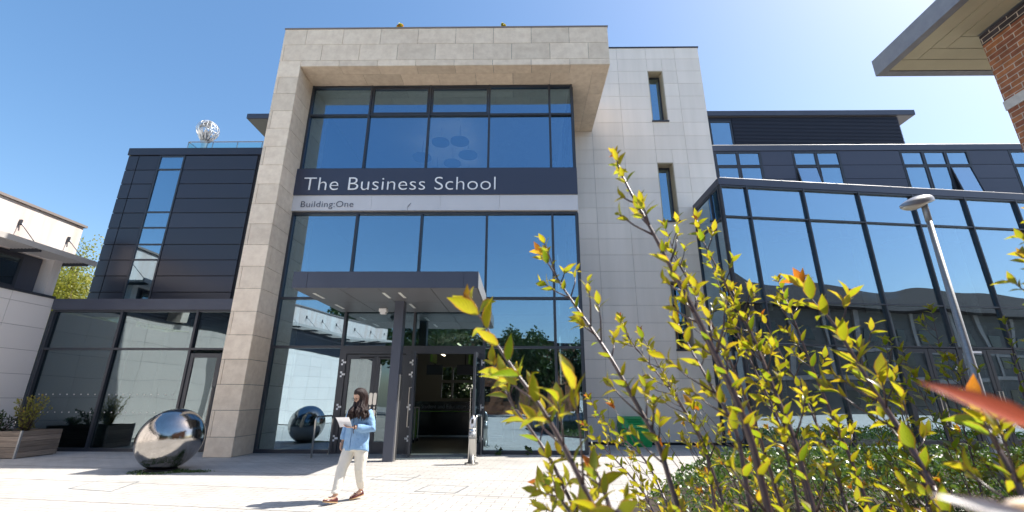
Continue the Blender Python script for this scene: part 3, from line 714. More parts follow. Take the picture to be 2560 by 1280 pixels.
# ---------------------------------------------------------------- inside the open doors
DK=thing('reception_desk','black reception counter lettered Student and Education Services inside the open doors','counter',(-3,19.7,0))
b=MB(); b.box(-4.6,-.2,19.52,20.3,.06,.95); b.build('front_panel',M['screen'],DK)
b=MB(); b.box(-4.65,-.15,19.46,20.35,.96,.985); b.build('worktop',M['green_panel'],DK)
b=MB(); b.box(-4.6,-.2,19.50,19.56,.99,1.36); b.build('sign_panel',M['screen'],DK)
textobj('lettering','Student and Education Services',mat('grey_letter',(.45,.46,.48),.5),DK,(-4.02,19.485,1.09),2.55,.17,depth=.004)
b=MB(); b.box(-4.6,-.2,19.50,19.515,.0,.055); b.build('kick_strip',M['steel'],DK)
TR=thing('display_stand','lime green and white display stand on castors inside the open doors','stand',(-3.8,17.2,0))
b=MB(); b.box(-4.02,-3.72,16.9,17.5,.14,1.12); b.build('panel',M['green_panel'],TR)
b=MB()
for x,y in ((-3.70,16.88),(-3.70,17.49),(-4.05,16.88)): b.box(x,x+.03,y,y+.03,.10,1.14)
b.box(-4.05,-3.67,16.88,17.52,1.14,1.17); b.build('frame',M['white_panel'],TR)
for x,y in ((-3.69,16.9),(-3.69,17.5),(-4.03,16.9)):
    b=MB(); b.tube([(x-.015,y,.05),(x+.03,y,.05)],.05,12); b.build('castor',M['black'],TR)
for x,lab in ((-3.45,'grey ceiling-hung screen nearer the green stand'),(-2.2,'grey ceiling-hung screen deeper in, over the reception counter')):
    t=thing('hanging_screen',lab,'screen',(x,19,2.75),'screens hanging inside the entrance hall')
    b=MB(); b.box(x-.33,x+.33,18.95,19.0,2.40,2.80); b.build('screen_panel',M['frame'],t)
    b=MB(); b.tube([(x,18.98,2.8),(x,18.98,4.1)],.025,8); b.build('pole',M['frame'],t)
for x,y,z,lab in ((-3.3,17.8,3.2,'lime green hanging panel near the green stand, inside the doors'),(-1.9,18.2,3.15,'lime green hanging panel over the right end of the counter')):
    b=MB(); b.box(x-.04,x+.04,y-.5,y+.5,z-.4,z+.25); tag(b.build('hanging_banner',M['green_panel']),lab.replace('panel','banner'),'banner','lime banners hanging in the hall')
glow=bpy.data.materials.new('lit_tube'); glow.use_nodes=True; gb=glow.node_tree.nodes['Principled BSDF']; gb.inputs['Emission Color'].default_value=(1,.85,.55,1); gb.inputs['Emission Strength'].default_value=2.5
for i,(x,y,z) in enumerate(((-3.3,21,3.6),(-2.6,20,3.7),(-1.95,21.5,3.6),(-3.7,22.3,3.5))):
    b=MB(); b.box(x-.04,x+.04,y-.55,y+.55,z,z+.04); tag(b.build('strip_light',glow),'thin lit strip light on the dark ceiling inside the open doors','ceiling light','strip lights in the entrance hall')

for x,y,z in ((-2.25,15.0,7.84),(-.35,15.0,7.84),(.35,15.2,7.84),(-4.6,15.1,7.84)):
    b=MB(); b.box(x-.03,x+.03,y-.35,y+.35,z,z+.05); tag(b.build('strip_light',glow),'thin lit strip light on the ceiling behind the tall glass above the canopy','ceiling light','strip lights above the entrance canopy')
# ---------------------------------------------------------------- white walled building on the left
CW=thing('curved_white_building','white rendered building with louvred sunshade, bending round towards the camera','building',(-16,8,0))
path=[(-14.55,13.66),(-14.55,10.0),(-14.5,6.5),(-14.25,3.0),(-13.8,-.5),(-13.1,-4.0),(-12.1,-7.5),(-10.9,-10.5)]
def wallstrip(mb,path,off0,off1,z0,z1,gap=0,var=None):
    def offp(i,o):
        a=V3((*path[max(i-1,0)],0)); c=V3((*path[min(i+1,len(path)-1)],0)); d=(c-a).normalized(); n=V3((-d.y,d.x,0)); p=V3((*path[i],0))+n*o
        return (p.x,p.y)
    for i in range(len(path)-1):
        a0,a1,c0,c1=offp(i,off0),offp(i,off1),offp(i+1,off0),offp(i+1,off1)
        mb.hexa([(*a0,z0),(*c0,z0),(*c1,z0),(*a1,z0),(*a0,z1),(*c0,z1),(*c1,z1),(*a1,z1)],var)
# resample the path at panel width
def resample(path,step):
    out=[path[0]]; acc=0
    for (x0,y0),(x1,y1) in zip(path[:-1],path[1:]):
        L=math.hypot(x1-x0,y1-y0); d=step-acc
        while d<L: out.append((x0+(x1-x0)*d/L,y0+(y1-y0)*d/L)); d+=step
        acc=L-(d-step)
    out.append(path[-1]); return out
b=MB(); wallstrip(b,path,-1.0,-.03,0,4.35); wl=b.build('lower_wall',M['panel_gap'],CW)
rs=resample(path,1.22)
b=MB(); zz=[.05,.77,1.44,2.11,2.79,3.46,4.13,4.40]
segs=list(zip(rs[:-1],rs[1:]))
for k,((ax,ay),(cx_,cy_)) in enumerate(segs):
    if math.hypot(cx_-ax,cy_-ay)<.1: continue
    Fs_=frame(ax,ay,cx_-ax,cy_-ay); L=math.hypot(cx_-ax,cy_-ay)
    # n of frame points to +x side? wall faces the court (+x)
    sgn=1 if Fs_(0,1,0)[0]>ax else -1
    slot = k in (6,8,11)
    for z0,z1 in zip(zz[:-1],zz[1:]):
        if slot and z1<3.5: b.fbox(Fs_,.42,L-.005,sgn*-.03,sgn*.0,z0+.005,z1-.005)
        else: b.fbox(Fs_,.005,L-.005,sgn*-.03,0,z0+.005,z1-.005)
b.build('wall_panels',M['render_panel'],wl)
b=MB(); wallstrip(b,path,-1.1,.03,4.40,4.47); b.build('sill_band',M['frame'],CW)
b=MB(); wallstrip(b,path,-1.2,-.45,4.47,5.75); db=b.build('window_band',M['fascia'],CW)
# the strip window in the band, with a white end pier
b=MB(); b.box(-15.0,-14.62,13.36,13.62,4.47,5.60); b.build('end_pier',M['render'],CW)
b=MB(); F3=lambda u,n,z:(-14.98+n,u,z)
for q in ((10.9,12.75,4.55,4.62),(10.9,12.75,5.42,5.49),(10.9,10.97,4.62,5.42),(12.68,12.75,4.62,5.42)): b.fbox(F3,q[0],q[1],0,.06,q[2],q[3])
wn=b.build('window',M['frame'],CW); pane(F3,10.97,12.68,4.62,5.42,wn,M['glass_low'],n=.03)
b=MB(); wallstrip(b,[(-14.85,14.15)]+[(x-.3,y) for x,y in path[1:]],-.5,0,5.60,6.98); uw=b.build('upper_wall',M['render'],CW)
b=MB(); wallstrip(b,[(-14.85,14.22)]+[(x-.3,y) for x,y in path[1:]],-.56,.07,6.985,7.06); b.build('coping',M['coping'],CW)
# louvred sunshade: slats along the wall, edge channel, tie rods to brackets
b=MB(); sp_=[(-14.85,14.02)]+[(x-.3,y) for x,y in path[1:]]
for k in range(8): wallstrip(b,sp_,.08+.105*k,.12+.105*k,5.59,5.64)
b.build('louvre_slats',M['louvre'],CW)
b=MB(); wallstrip(b,sp_,.90,.96,5.56,5.72); b.build('louvre_edge',M['louvre'],CW)
rs2=resample(sp_,1.75)
for i,(x,y) in enumerate(rs2[:-1]):
    if i==0: y-=.25
    ar=MB(); rod=MB()
    ar.box(x+.0,x+.92,y-.02,y+.02,5.50,5.60)
    rod.tube([(x+.80,y-.02,5.66),(x+.03,y-.02,6.42)],.011,5); ar.box(x-.01,x+.07,y-.045,y+.005,6.33,6.50); rod.tube([(x+.04,y,6.42),(x+.10,y+.05,6.30)],.02,5)
    ar.build('bracket',M['frame'],CW); rod.build('tie_rod',M['frame'],CW)
b=MB(); b.box(-15.6,-14.3,8.2,8.7,4.46,5.0); b.build('end_box',M['white_panel'],CW)

# ---------------------------------------------------------------- brick building at the right edge
BB=thing('brick_building','red brick building corner under a wide grey eave with cream soffit','building',(9,2,0))
def bw(mb,z0,z1,o=0): mb.box(7.50-o,12,-12,6.02+o,z0,z1)
b=MB(); bw(b,0,5.70); b.build('brick_wall',M['brick'],BB)
b=MB(); bw(b,5.86,6.92); b.build('upper_brick_wall',M['brick'],BB)
b=MB(); bw(b,5.702,5.858,.012); b.build('stone_band',M['pale'],BB)
b=MB(); bw(b,6.922,7.098,.002); b.build('dark_brick_course',M['brick_dark'],BB)
b=MB(); b.box(6.56,12,-12,6.92,7.13,7.40); ev=b.build('roof_edge',M['eave'],BB)
b=MB(); b.box(6.53,6.56,-12,6.95,7.10,7.43); b.box(6.56,12,6.92,6.95,7.10,7.43); b.box(6.56,6.66,-12,6.92,7.10,7.129); b.box(6.66,12,6.82,6.92,7.10,7.129)
b.build('eave_fascia',M['eave'],BB)
b=MB()
def strip(x0,y1): pass
xs_=[6.665,6.94,7.20,7.46]; 
for k in range(3):
    y1=6.815-(xs_[k]-6.665); y0=6.815-(xs_[k+1]-6.665)
    b.box(xs_[k]+.008,xs_[k+1]-.008,-12,y0-.008,7.108,7.128)
    b.box(xs_[k]+.008,12,y0+.008,y1-.008,7.112,7.132)
b.build('soffit',M['soffit'],BB)
b=MB()
for k in range(1,3): b.box(xs_[k]+.0,12,6.815-(xs_[k]-6.665)-.02,6.815-(xs_[k]-6.665)+.02,7.122,7.130)
b.build('soffit_vent',M['coping'],BB)

# ---------------------------------------------------------------- slate roofed building behind the camera, seen in the glass
SBD=thing('slate_roofed_building','brick and white rendered building with hipped slate roof, mirrored in the pavilion glass','building',(20,-14,0))
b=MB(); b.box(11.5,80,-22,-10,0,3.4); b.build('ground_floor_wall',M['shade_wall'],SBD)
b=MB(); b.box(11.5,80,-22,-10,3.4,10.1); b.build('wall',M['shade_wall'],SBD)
b=MB(); b.box(11.45,80,-9.99,-9.85,3.3,3.7); b.box(11.45,80,-9.99,-9.9,6.1,6.4)
for k in range(17): b.box(12+4*k,12.5+4*k,-9.99,-9.8,3.7,10.1)
b.build('stone_trim',M['coping'],SBD)
x=13
while x<78:
    for z in (.9,4.6,6.9): b=MB(); b.box(x,x+1.5,-9.99,-9.93,z,z+1.4); b.build('window',M['screen'],SBD)
    x+=4
b=MB(); e0,e1,f0,f1=10.7,81,-23,-8.6; rz=14.4
b.add([(e0,f1,10.1),(e1,f1,10.1),(e1,f0,10.1),(e0,f0,10.1),(e0+6,-16,rz),(e1-6,-16,rz)],[(0,1,5,4),(1,2,5),(2,3,4,5),(3,0,4),(3,2,1,0)])
b.add([(24,f1+.3,9.9),(32,f1+.3,9.9),(28,-7.9,9.9),(28,-14,15.8),(28,-16.2,15.8)],[(0,2,3),(2,1,3),(0,3,4),(1,4,3)])
b.build('roof',M['slate'],SBD)
BK=thing('red_brick_hall','plain red brick hall far behind the camera, mirrored in the entrance glass','building',(-3,-34,0))
b=MB(); b.box(-14,8,-42,-34,0,8.5); b.build('wall',M['brick'],BK)
b=MB(); b.box(-14.3,8.3,-42.3,-33.7,8.5,8.9); b.build('roof',M['slate'],BK)
for k in range(6):
    for z in (1.4,5): b=MB(); b.box(-12.5+3.4*k,-10.7+3.4*k,-33.99,-33.94,z,z+1.7); b.build('window',M['screen'],BK)

# ---------------------------------------------------------------- lamp post
LP=thing('street_lamp','tall galvanised lamp post with a smooth oval head in front of the glass pavilion','street lamp',(7.30,7.58,0))
b=MB(); b.tube([(7.32,7.58,0),(7.32,7.58,1.2)],.085,20); b.tube([(7.32,7.58,1.2),(7.32,7.58,1.28),(7.32,7.58,4.70)],[.085,.062,.043],20); b.build('post',M['galv'],LP,smooth=True)
b=MB(); b.tube([(7.32,7.58,4.50),(7.32,7.58,4.90)],.05,20); b.build('collar',M['galv'],LP,smooth=True)
def lamphead():
    top=MB(); low=MB(); n=20; rings=[]; rl=[]
    for k in range(13):
        t=k/12; x=7.47-.60*t
        wd=.135*math.sin(math.pi*min(1,(t*.93+.10)))**.55+.003; ht=.16*math.sin(math.pi*min(1,.22+t*.77))**.8+.004
        zc=4.90-.115*t-.02*math.sin(math.pi*t)
        rings.append([(x,7.58+wd*math.cos(a),zc+ht*math.sin(a)) for a in [math.pi*q/n for q in range(n+1)]]+[(x,7.58-wd,zc-.02),(x,7.58+wd,zc-.02)])
        if 2<k<12: rl.append([(x,7.58+wd*.85*math.cos(a),zc-.02-(.055*math.sin(math.pi*(k-2)/10)+.012)*math.sin(a)) for a in [math.pi*q/n for q in range(n+1)]])
    top.loft(rings); low.loft(rl); return top,low
t_,l_=lamphead(); t_.build('lamp_head',mat('lamp_paint',(.33,.34,.36),.3,metal=.5),LP,smooth=True)
l_.build('lens',mat('lamp_lens',(.62,.60,.52),.12,spec=.8),LP,smooth=True)

# ---------------------------------------------------------------- bollard, rails, grit bin, planter, egg, globe
BO=thing('entry_post','stainless steel door button post with rounded top beside the open doors','bollard',(-1.11,11.47,0))
b=MB(); b.tube([(-1.11,11.47,.0),(-1.11,11.47,.035)],.165,28); b.build('base_plate',M['steel'],BO)
b=MB(); b.tube([(-1.11,11.47,.035),(-1.11,11.47,.72),(-1.11,11.47,.78)],[.085,.085,.088],24)
hd_=[]
for k in range(9):
    t=k/8; z=.78+.32*t; rr=.088*(1-max(0,(t-.45)/.55)**2.2*.93); 
    hd_.append([(-1.11+rr*math.cos(a),11.47+(rr*math.sin(a))*(1-.35*t)+(.05*t),z) for a in [2*math.pi*q/24 for q in range(24)]])
b.loft(hd_); b.build('post',M['steel'],BO,smooth=True)
b=MB(); pl=[]
for a in [2*math.pi*q/20 for q in range(20)]: pl.append((-1.11+.055*math.cos(a),.93+.10*math.sin(a)))
ring=lambda o:[(x,11.385+(z-.78)*.30-o,z) for x,z in pl]
b.loft([ring(0),ring(.012)]); b.build('button_plate',M['signlight'],BO)
b=MB(); b.box(-1.135,-1.085,11.40,11.412,.90,1.0); b.build('screen',M['screen'],BO)
b=MB(); b.tube([(-1.11,11.47,.56),(-1.11,11.47,.72)],.0875,24); b.build('label_band',M['galv'],BO,smooth=True)
textobj('lettering','TO ENTER',M['white'],BO,(-1.17,11.372,.655),.12,.028,depth=.001)
textobj('lettering','PRESS BUTTON',M['white'],BO,(-1.17,11.372,.605),.12,.020,depth=.001)
def hoop(p0,p1,h,lab):
    t=thing('hoop_rail',lab,'rail',(p0[0],p0[1],0),'steel hoop rails guarding the doors')
    d=V3((p1[0]-p0[0],p1[1]-p0[1],0)); L=d.length; d.normalize(); r=.10; pts=[V3((*p0,0)),V3((*p0,h-r))]
    for k in range(1,6): a=math.pi/2*k/5; pts.append(V3((*p0,h-r))+d*(r-r*math.cos(a))+V3((0,0,r*math.sin(a))))
    for k in range(0,6): a=math.pi/2*k/5; pts.append(V3((*p1,h-r))-d*(r-r*math.sin(a))+V3((0,0,r*math.cos(a))))
    pts.append(V3((*p1,0)))
    b=MB(); b.tube(pts,.024,12); b.build('tube',M['steel'],t,smooth=True)
    for p in (p0,p1): b=MB(); b.tube([(*p,0),(*p,.012)],.05,16); b.build('foot_plate',M['steel'],t)
hoop((-5.33,12.50),(-5.22,13.36),1.0,'steel hoop rail by the left glass pane, beside the closed doors')
hoop((-1.12,12.55),(-1.04,13.32),1.04,'steel hoop rail standing right behind the door button post')

GB=thing('grit_bin','green plastic grit bin with sloping lid against the pale tower','grit bin',(3.85,16.1,0))
def tap(x0,x1,y0,y1,z0,z1,i0,i1): return [(x0+i0,y0+i0,z0),(x1-i0,y0+i0,z0),(x1-i0,y1-i0,z0),(x0+i0,y1-i0,z0),(x0+i1,y0+i1,z1),(x1-i1,y0+i1,z1),(x1-i1,y1-i1,z1),(x0+i1,y1-i1,z1)]
b=MB(); b.hexa(tap(3.36,4.34,15.72,16.42,.0,.56,.05,.0))
b.hexa([(3.55,15.73,.05),(4.15,15.73,.05),(4.15,15.74,.05),(3.55,15.74,.05),(3.60,15.68,.34),(4.10,15.68,.34),(4.10,15.74,.34),(3.60,15.74,.34)])
b.build('body',M['green_plastic'],GB,bevel=.02)
b=MB(); b.hexa([(3.33,15.68,.57),(4.37,15.68,.57),(4.37,16.44,.57),(3.33,16.44,.57),(3.37,15.74,.66),(4.33,15.74,.66),(4.33,16.42,.92),(3.37,16.42,.92)])
for k in range(3): 
    z=.70+.06*k; b.box(3.6,4.1,15.80+.15*k,15.86+.15*k,z,z+.03)
b.build('lid',M['green_plastic'],GB,bevel=.02)
b=MB(); b.box(3.55,3.60,15.66,15.68,.48,.62); b.build('catch',M['steel'],GB)

def leafverts(mb,p,d,nrm,L,W,curl=.25,fold=.25,var=0):
    d=d.normalized(); s=d.cross(nrm)
    if s.length<1e-4: s=V3((1,0,0))
    s.normalize(); n=s.cross(d).normalized()
    T=(0,.16,.38,.62,.83,1); Wd=(.03,.62,1.0,.82,.36,.0)
    b0=len(mb.v)
    for t,wf in zip(T,Wd):
        c=p+d*(L*t*(1-.12*curl*t))-n*(curl*L*t*t)
        w=W*wf*.5
        for q in (-1,0,1):
            mb.v.append(tuple(c+s*(w*q)+n*(abs(q)*w*fold))); mb.uv.append((q*1.0,t))
    for k in range(5):
        for q in range(2):
            a=b0+k*3+q; mb.f.append((a,a+1,a+4,a+3)); mb.a.append(var)
def rnd(a,b): return random.uniform(a,b)
def rvec(): 
    while True:
        v=V3((rnd(-1,1),rnd(-1,1),rnd(-1,1)))
        if .05<v.length<1: return v.normalized()
def grow(stem_mb,leaf_mb,pts,ls,r,young=.5,start=.12,twigs=True,dens=1.0,depth=0):
    pts=[V3(p) for p in pts]  # tip first
    # slight smoothing by subdivision
    P=[]
    for i in range(len(pts)-1):
        p0=pts[max(i-1,0)];p1=pts[i];p2=pts[i+1];p3=pts[min(i+2,len(pts)-1)]
        for k in range(4):
            t=k/4; P.append(.5*((2*p1)+(p2-p0)*t+(2*p0-5*p1+4*p2-p3)*t*t+(3*p1-p0-3*p2+p3)*t**3))
    P.append(pts[-1])
    n=len(P); rad=[r*(.28+.72*min(1,(i/n)*1.8)) for i in range(n)]
    stem_mb.tube(P,rad,7,var=.5)
    tipd=(P[0]-P[2]).normalized()
    # rosette at the tip
    ph=rnd(0,6)
    for k in range(6):
        a=ph+k*2.4; sd_=tipd.orthogonal().normalized(); sd_=Matrix.Rotation(a,3,tipd)@sd_
        L=ls*rnd(.55,1.0); d=tipd*rnd(.7,1.6)+sd_*rnd(.4,.9)
        leafverts(leaf_mb,P[0]-tipd*ls*.15*k*.4,d,tipd*.8+sd_*-.6,L,L*rnd(.36,.48),rnd(.0,.35),rnd(.2,.6),min(1,young+rnd(-.1,.5)))
    acc=0; node=0; nxt=ls*.45
    tot=sum((P[i+1]-P[i]).length for i in range(n-1)); ang=ph
    for i in range(n-1):
        seg=P[i+1]-P[i]; acc+=seg.length
        if acc/tot>.93: break
        if acc>=nxt:
            nxt+=ls*rnd(.6,.9)/dens*(1+acc*.9); ang+=math.pi/2+rnd(-.2,.2); node+=1
            t=-seg.normalized(); base=P[i+1]
            for q in (0,math.pi):
                if random.random()<.12: continue
                sd_=Matrix.Rotation(ang+q,3,t)@t.orthogonal().normalized()
                if twigs and random.random()<.36 and acc>ls*1.8:
                    # short side shoot with its own leaves
                    tl=ls*rnd(.7,2.4); e=base+(t*.8+sd_*.7).normalized()*tl+V3((0,0,tl*.15))
                    stem_mb.tube([base,(base+e)/2+sd_*tl*.06,e],[r*.45,r*.35,r*.25],5,var=.5)
                    td=(e-base).normalized(); p2=rnd(0,6)
                    for kk in range(random.choice((4,5,6))):
                        s2=Matrix.Rotation(p2+kk*1.9,3,td)@td.orthogonal().normalized(); L=ls*rnd(.45,.95)
                        leafverts(leaf_mb,e-td*tl*.10*kk,td*rnd(.6,1.4)+s2*rnd(.4,.9),td*.8-s2*.6,L,L*rnd(.34,.46),rnd(0,.4),rnd(.15,.6),min(1,young*.8+rnd(-.2,.4)))
                else:
                    L=ls*rnd(.7,1.15)
                    leafverts(leaf_mb,base,t*rnd(.55,1.2)+sd_*rnd(.6,1)+V3((0,0,.25)),t*.8-sd_*.5,L,L*rnd(.36,.48),rnd(.05,.5),rnd(.1,.5),max(0,min(1,young-.22+rnd(-.4,.42))))
def lmb():
    m=MB(); m.uv=[]; return m

# tree / bush crown made of many small leaves in clumps
def crown(mb,c,rad,n,ls,clumps=14,varb=0):
    cl=[]
    for k in range(clumps):
        v=rvec(); f=rnd(.45,1)
        cl.append((V3(c)+V3((v.x*rad[0]*f,v.y*rad[1]*f,v.z*rad[2]*f)),rnd(.22,.42)*sum(rad)/3,rnd(0,.65)))
    for k in range(n):
        q=random.choice(cl); v=rvec()*q[1]*rnd(.5,1.05)
        p=q[0]+v; d=(rvec()+v.normalized()*.6+V3((0,0,.1))).normalized(); s=rvec(); L=ls*rnd(.6,1.3)
        s=(s-d*s.dot(d)).normalized()*L*.32
        b0=len(mb.v); mb.v+=[tuple(p-d*L*.5),tuple(p+s),tuple(p+d*L*.5),tuple(p-s)]; mb.f.append((b0,b0+1,b0+2,b0+3)); mb.a.append(min(.99,max(0,q[2]+rnd(-.15,.2)+varb)))
        if mb.uv is not None: mb.uv+=[(0,0)]*4
def tree(x,y,h,cr,lab,m,n=5000,ls=.3,group=None,name='tree',clumps=22,z0=0,cat='tree'):
    t=thing(name,lab,cat,(x,y,z0),group)
    b=MB(); b.tube([(x,y,z0-.3),(x+.1,y,z0+h*.3),(x,y+.1,z0+h*.62),(x+.1,y,z0+h*.85)],[h*.03,h*.022,h*.015,h*.005],9)
    for k in range(6):
        a=k*1.05+rnd(0,.5); s=V3((x,y,z0+h*(.28+.07*k))); e=s+V3((math.cos(a)*cr*.7,math.sin(a)*cr*.7,h*.2)); b.tube([s,(s+e)/2+V3((0,0,h*.03)),e],[h*.012,h*.008,h*.003],6)
    b.build('trunk',M['bark'],t)
    l=lmb(); crown(l,(x,y,z0+h*.62),(cr,cr,h*.38),n,ls,clumps); l.uv=None; l.build('crown',m,t)
    return t
def dup(t,x,y,rz,sc_,lab):
    r=t.copy(); C.objects.link(r); r.location=(x,y,t.location.z); r.rotation_euler.z=rz; r.scale=(sc_,)*3; r['label']=lab
    for ch in t.children:
        c=ch.copy(); C.objects.link(c); c.parent=r
    return r
tr=tree(-34.2,33,13.6,3.6,'yellow-green spring tree behind the charcoal wing, the taller one',M['leaf_spring'],22000,.17,'trees beyond the white wall',clumps=46)
dup(tr,-38.5,36,1.2,.92,'yellow-green spring tree behind the white wall, further left and lower')
dup(tr,-29.5,35,2.2,.80,'yellow-green spring tree mostly hidden by the charcoal wing')
b=MB(); b.prism([(-70,34),(-24,34),(-24,70),(-70,70)],-.2,.3)
hl=MB(); 
for i in range(12):
    for j in range(6):
        def hz(i,j): x=-75+i*5; y=36+j*6; return (x,y,.0+min(1,j/3)*9+noise.noise(V3((x*.1,y*.1,0)))*1.5 if j else -.2)
        hl.add([hz(i,j),hz(i+1,j),hz(i+1,j+1),hz(i,j+1)],[(0,1,2,3)])
h=hl.build('hillside',mat('hill_grass',(.10,.13,.03),.9,col2=(.16,.17,.05),nscale=1.2,bump=1,bscale=3)); h['kind']='structure'
bt=tree(-6,-22,11,3.6,'dark green tree behind the camera, mirrored in the entrance glass',M['leaf_dark'],5000,.42,'trees behind the camera')
for i,(x,y,s_,lab) in enumerate(((2.5,-24,.85,'dark tree mirrored low in the right bays of the entrance glass'),(6.5,-23,.75,'smaller dark tree mirrored beside the bigger ones'),(-11.5,-26,1.15,'tall dark tree behind the camera near the curved white wall'),(10.5,-20,.7,'low dark tree behind the camera near the slate roofed building'),(-16,-20,1.2,'tall dark tree behind the end of the curved white wall'),(-.5,-30,.95,'dark tree behind the camera in front of the brick hall'))):
    dup(bt,x,y,i*1.3,s_,lab)
# greenery seen through the back windows of the hall
l=lmb(); crown(l,(-3,28,1.8),(5,.8,2.6),16000,.26,60); l.uv=None
tag(l.build('hedge',M['leaf_dark']),'sunlit green hedge seen through the far windows of the hall','hedge')

# weeds on the portal roof
for x,y,s_,lab in ((-4.2,12.66,1.0,'larger yellow-green weed growing on top of the stone portal'),(-.54,12.66,.55,'smaller yellow-green weed on top of the stone portal, nearer its right end')):
    t=thing('weed',lab,'weed',(x,y,13.8),'weeds on the roof edge'); l=lmb()
    crown(l,(x,y,13.98+.06*s_),(.16*s_,.12*s_,.13*s_),420,.06,8,.4); l.uv=None; l.build('leaves',M['leaf_weed'],t)
    b=MB(); b.tube([(x,y,13.78),(x,y,14.0)],.01,5); b.build('stalk',M['bark'],t)

# planter
PT=thing('timber_planter','large weathered timber planter box with shrubs by the white wall','planter',(-13.45,12.5,0))
x0,x1,y0,y1=-14.40,-12.52,11.98,13.05
b=MB(); nb=5
for k in range(nb):
    z0=.02+k*.125; z1=z0+.118; ii=.0
    b.box(x0,x1,y0,y0+.035,z0,z1); b.box(x0,x1,y1-.035,y1,z0,z1); b.box(x1-.035,x1,y0+.036,y1-.036,z0,z1); b.box(x0,x0+.035,y0+.036,y1-.036,z0,z1)
b.build('side_boards',M['wood'],PT)
b=MB(); b.box(x1-.034,x1+.006,y0-.006,y0+.036,.0,.655); b.build('corner_trim',M['galv'],PT)
b=MB(); b.box(x0+.04,x1-.04,y0+.04,y1-.04,.0,.57); b.build('soil',M['soil'],PT)
def bush(x,y,z,h,w,lab,n=26,m='leaf_green',ls=.045,young=.4,name='shrub'):
    t=thing(name,lab,'shrub',(x,y,z),'shrubs growing in the timber planter'); s=MB(); l=lmb()
    for k in range(n):
        a=rnd(0,6.28); sp=rnd(.1,1)*w
        base=V3((x+math.cos(a)*.1*w,y+math.sin(a)*.06,z-.03)); hh=h*rnd(.5,1); tip=base+V3((math.cos(a)*sp,math.sin(a)*sp*.6,hh))
        mid_=(base+tip)/2+V3((math.cos(a)*-.03,0,hh*.1))
        grow(s,l,[tip,mid_,base],ls,.005,young=young,twigs=True,dens=.8)
    s.build('stems',M['stem'],t); l.build('leaves',M[m],t)
bush(-13.0,12.5,.58,.98,.42,'tall bushy shrub at the right end of the timber planter',44,'leaf_spring',.065,.45)
bush(-13.6,12.4,.58,.55,.55,'sparse arching shrub in the middle of the timber planter',24,'leaf_dark',.075,.3)
bush(-14.1,12.5,.58,.30,.30,'low dense green shrub at the left end of the timber planter',50,'leaf_green',.05,.1)

# polished egg
EG=thing('egg_sculpture','large mirror-polished metal egg sculpture tilted on the paving left of the portal','sculpture',(-7.55,10.3,0))
Mr=Matrix.Rotation(R(-42),3,'Y')
b=MB(); b.ell((0,0,0),(.645,.60,.60),Mr,64,40)
b.v=[(x-7.49,y+10.32,z+.615) for x,y,z in b.v]
b.build('shell',M['mirror'],EG,smooth=True)
b=MB(); b.tube([(-7.56,10.32,0),(-7.56,10.32,.03)],.30,28); b.build('base_ring',M['black'],EG)
l=lmb()
for k in range(1700):
    a=rnd(0,6.28); r_2=rnd(.26,.60)**1; x=-7.45+math.cos(a)*r_2*.95; y=10.1+math.sin(a)*r_2*.7
    if random.random()<.35: x=-6.75+random.gauss(0,.16); y=10.15+random.gauss(0,.07)
    L=rnd(.015,.05); d=V3((rnd(-1,1),rnd(-1,1),rnd(.1,.7))).normalized(); s=V3((-d.y,d.x,0)).normalized()*L*.3; p=V3((x,y,.003)); b0=len(l.v)
    l.v+=[tuple(p-s),tuple(p+s),tuple(p+d*L)]; l.f.append((b0,b0+1,b0+2)); l.a.append(rnd(0,.7))
l.uv=None
ms=l.build('moss',M['leaf_green']); ms['kind']='stuff'; tag(ms,'small patch of moss and weeds growing round the foot of the egg','moss')

# globe sculpture on the roof
gx,gy,gz,gr=-13.66,17.0,12.67,.43
GL=thing('globe_sculpture','silver openwork globe held up by hands on a steel column, on the roof terrace','sculpture',(gx,gy,10.5))
b=MB()
for k in range(9):
    a=math.pi*k/9; b.tube([(gx+gr*math.cos(a)*math.sin(t),gy+gr*math.sin(a)*math.sin(t),gz+gr*math.cos(t)) for t in [2*math.pi*q/36 for q in range(37)]],.009,5)
for la in (-60,-40,-20,0,20,40,60):
    rr=gr*math.cos(R(la)); z=gz+gr*math.sin(R(la)); b.tube([(gx+rr*math.cos(t),gy+rr*math.sin(t),z) for t in [2*math.pi*q/36 for q in range(37)]],.009,5)
b.build('globe_frame',M['bright_steel'],GL,smooth=True)
b=MB()
for la in range(-70,80,10):   # continents as patches of plate
    for lo in range(0,360,10):
        p=V3((math.cos(R(la))*math.cos(R(lo)),math.cos(R(la))*math.sin(R(lo)),math.sin(R(la))))
        if noise.noise(p*1.7+V3((3.1,.4,1.2)))>.2:
            q=[]
            for da,dl in ((0,0),(0,10),(10,10),(10,0)):
                for rr in (gr+.014,): q.append((gx+rr*math.cos(R(la+da))*math.cos(R(lo+dl)),gy+rr*math.cos(R(la+da))*math.sin(R(lo+dl)),gz+rr*math.sin(R(la+da))))
            b.add(q+[tuple(V3((gx,gy,gz))+(V3(v)-V3((gx,gy,gz)))*.97) for v in q],[(0,1,2,3),(7,6,5,4)],.5)
b.build('continents',M['bright_steel'],GL)
b=MB(); b.tube([(gx,gy,10.5),(gx,gy,11.9),(gx,gy,12.15),(gx,gy,12.3)],[.15,.12,.16,.20],18)
b.build('column',M['steel'],GL,smooth=True)
b=MB()
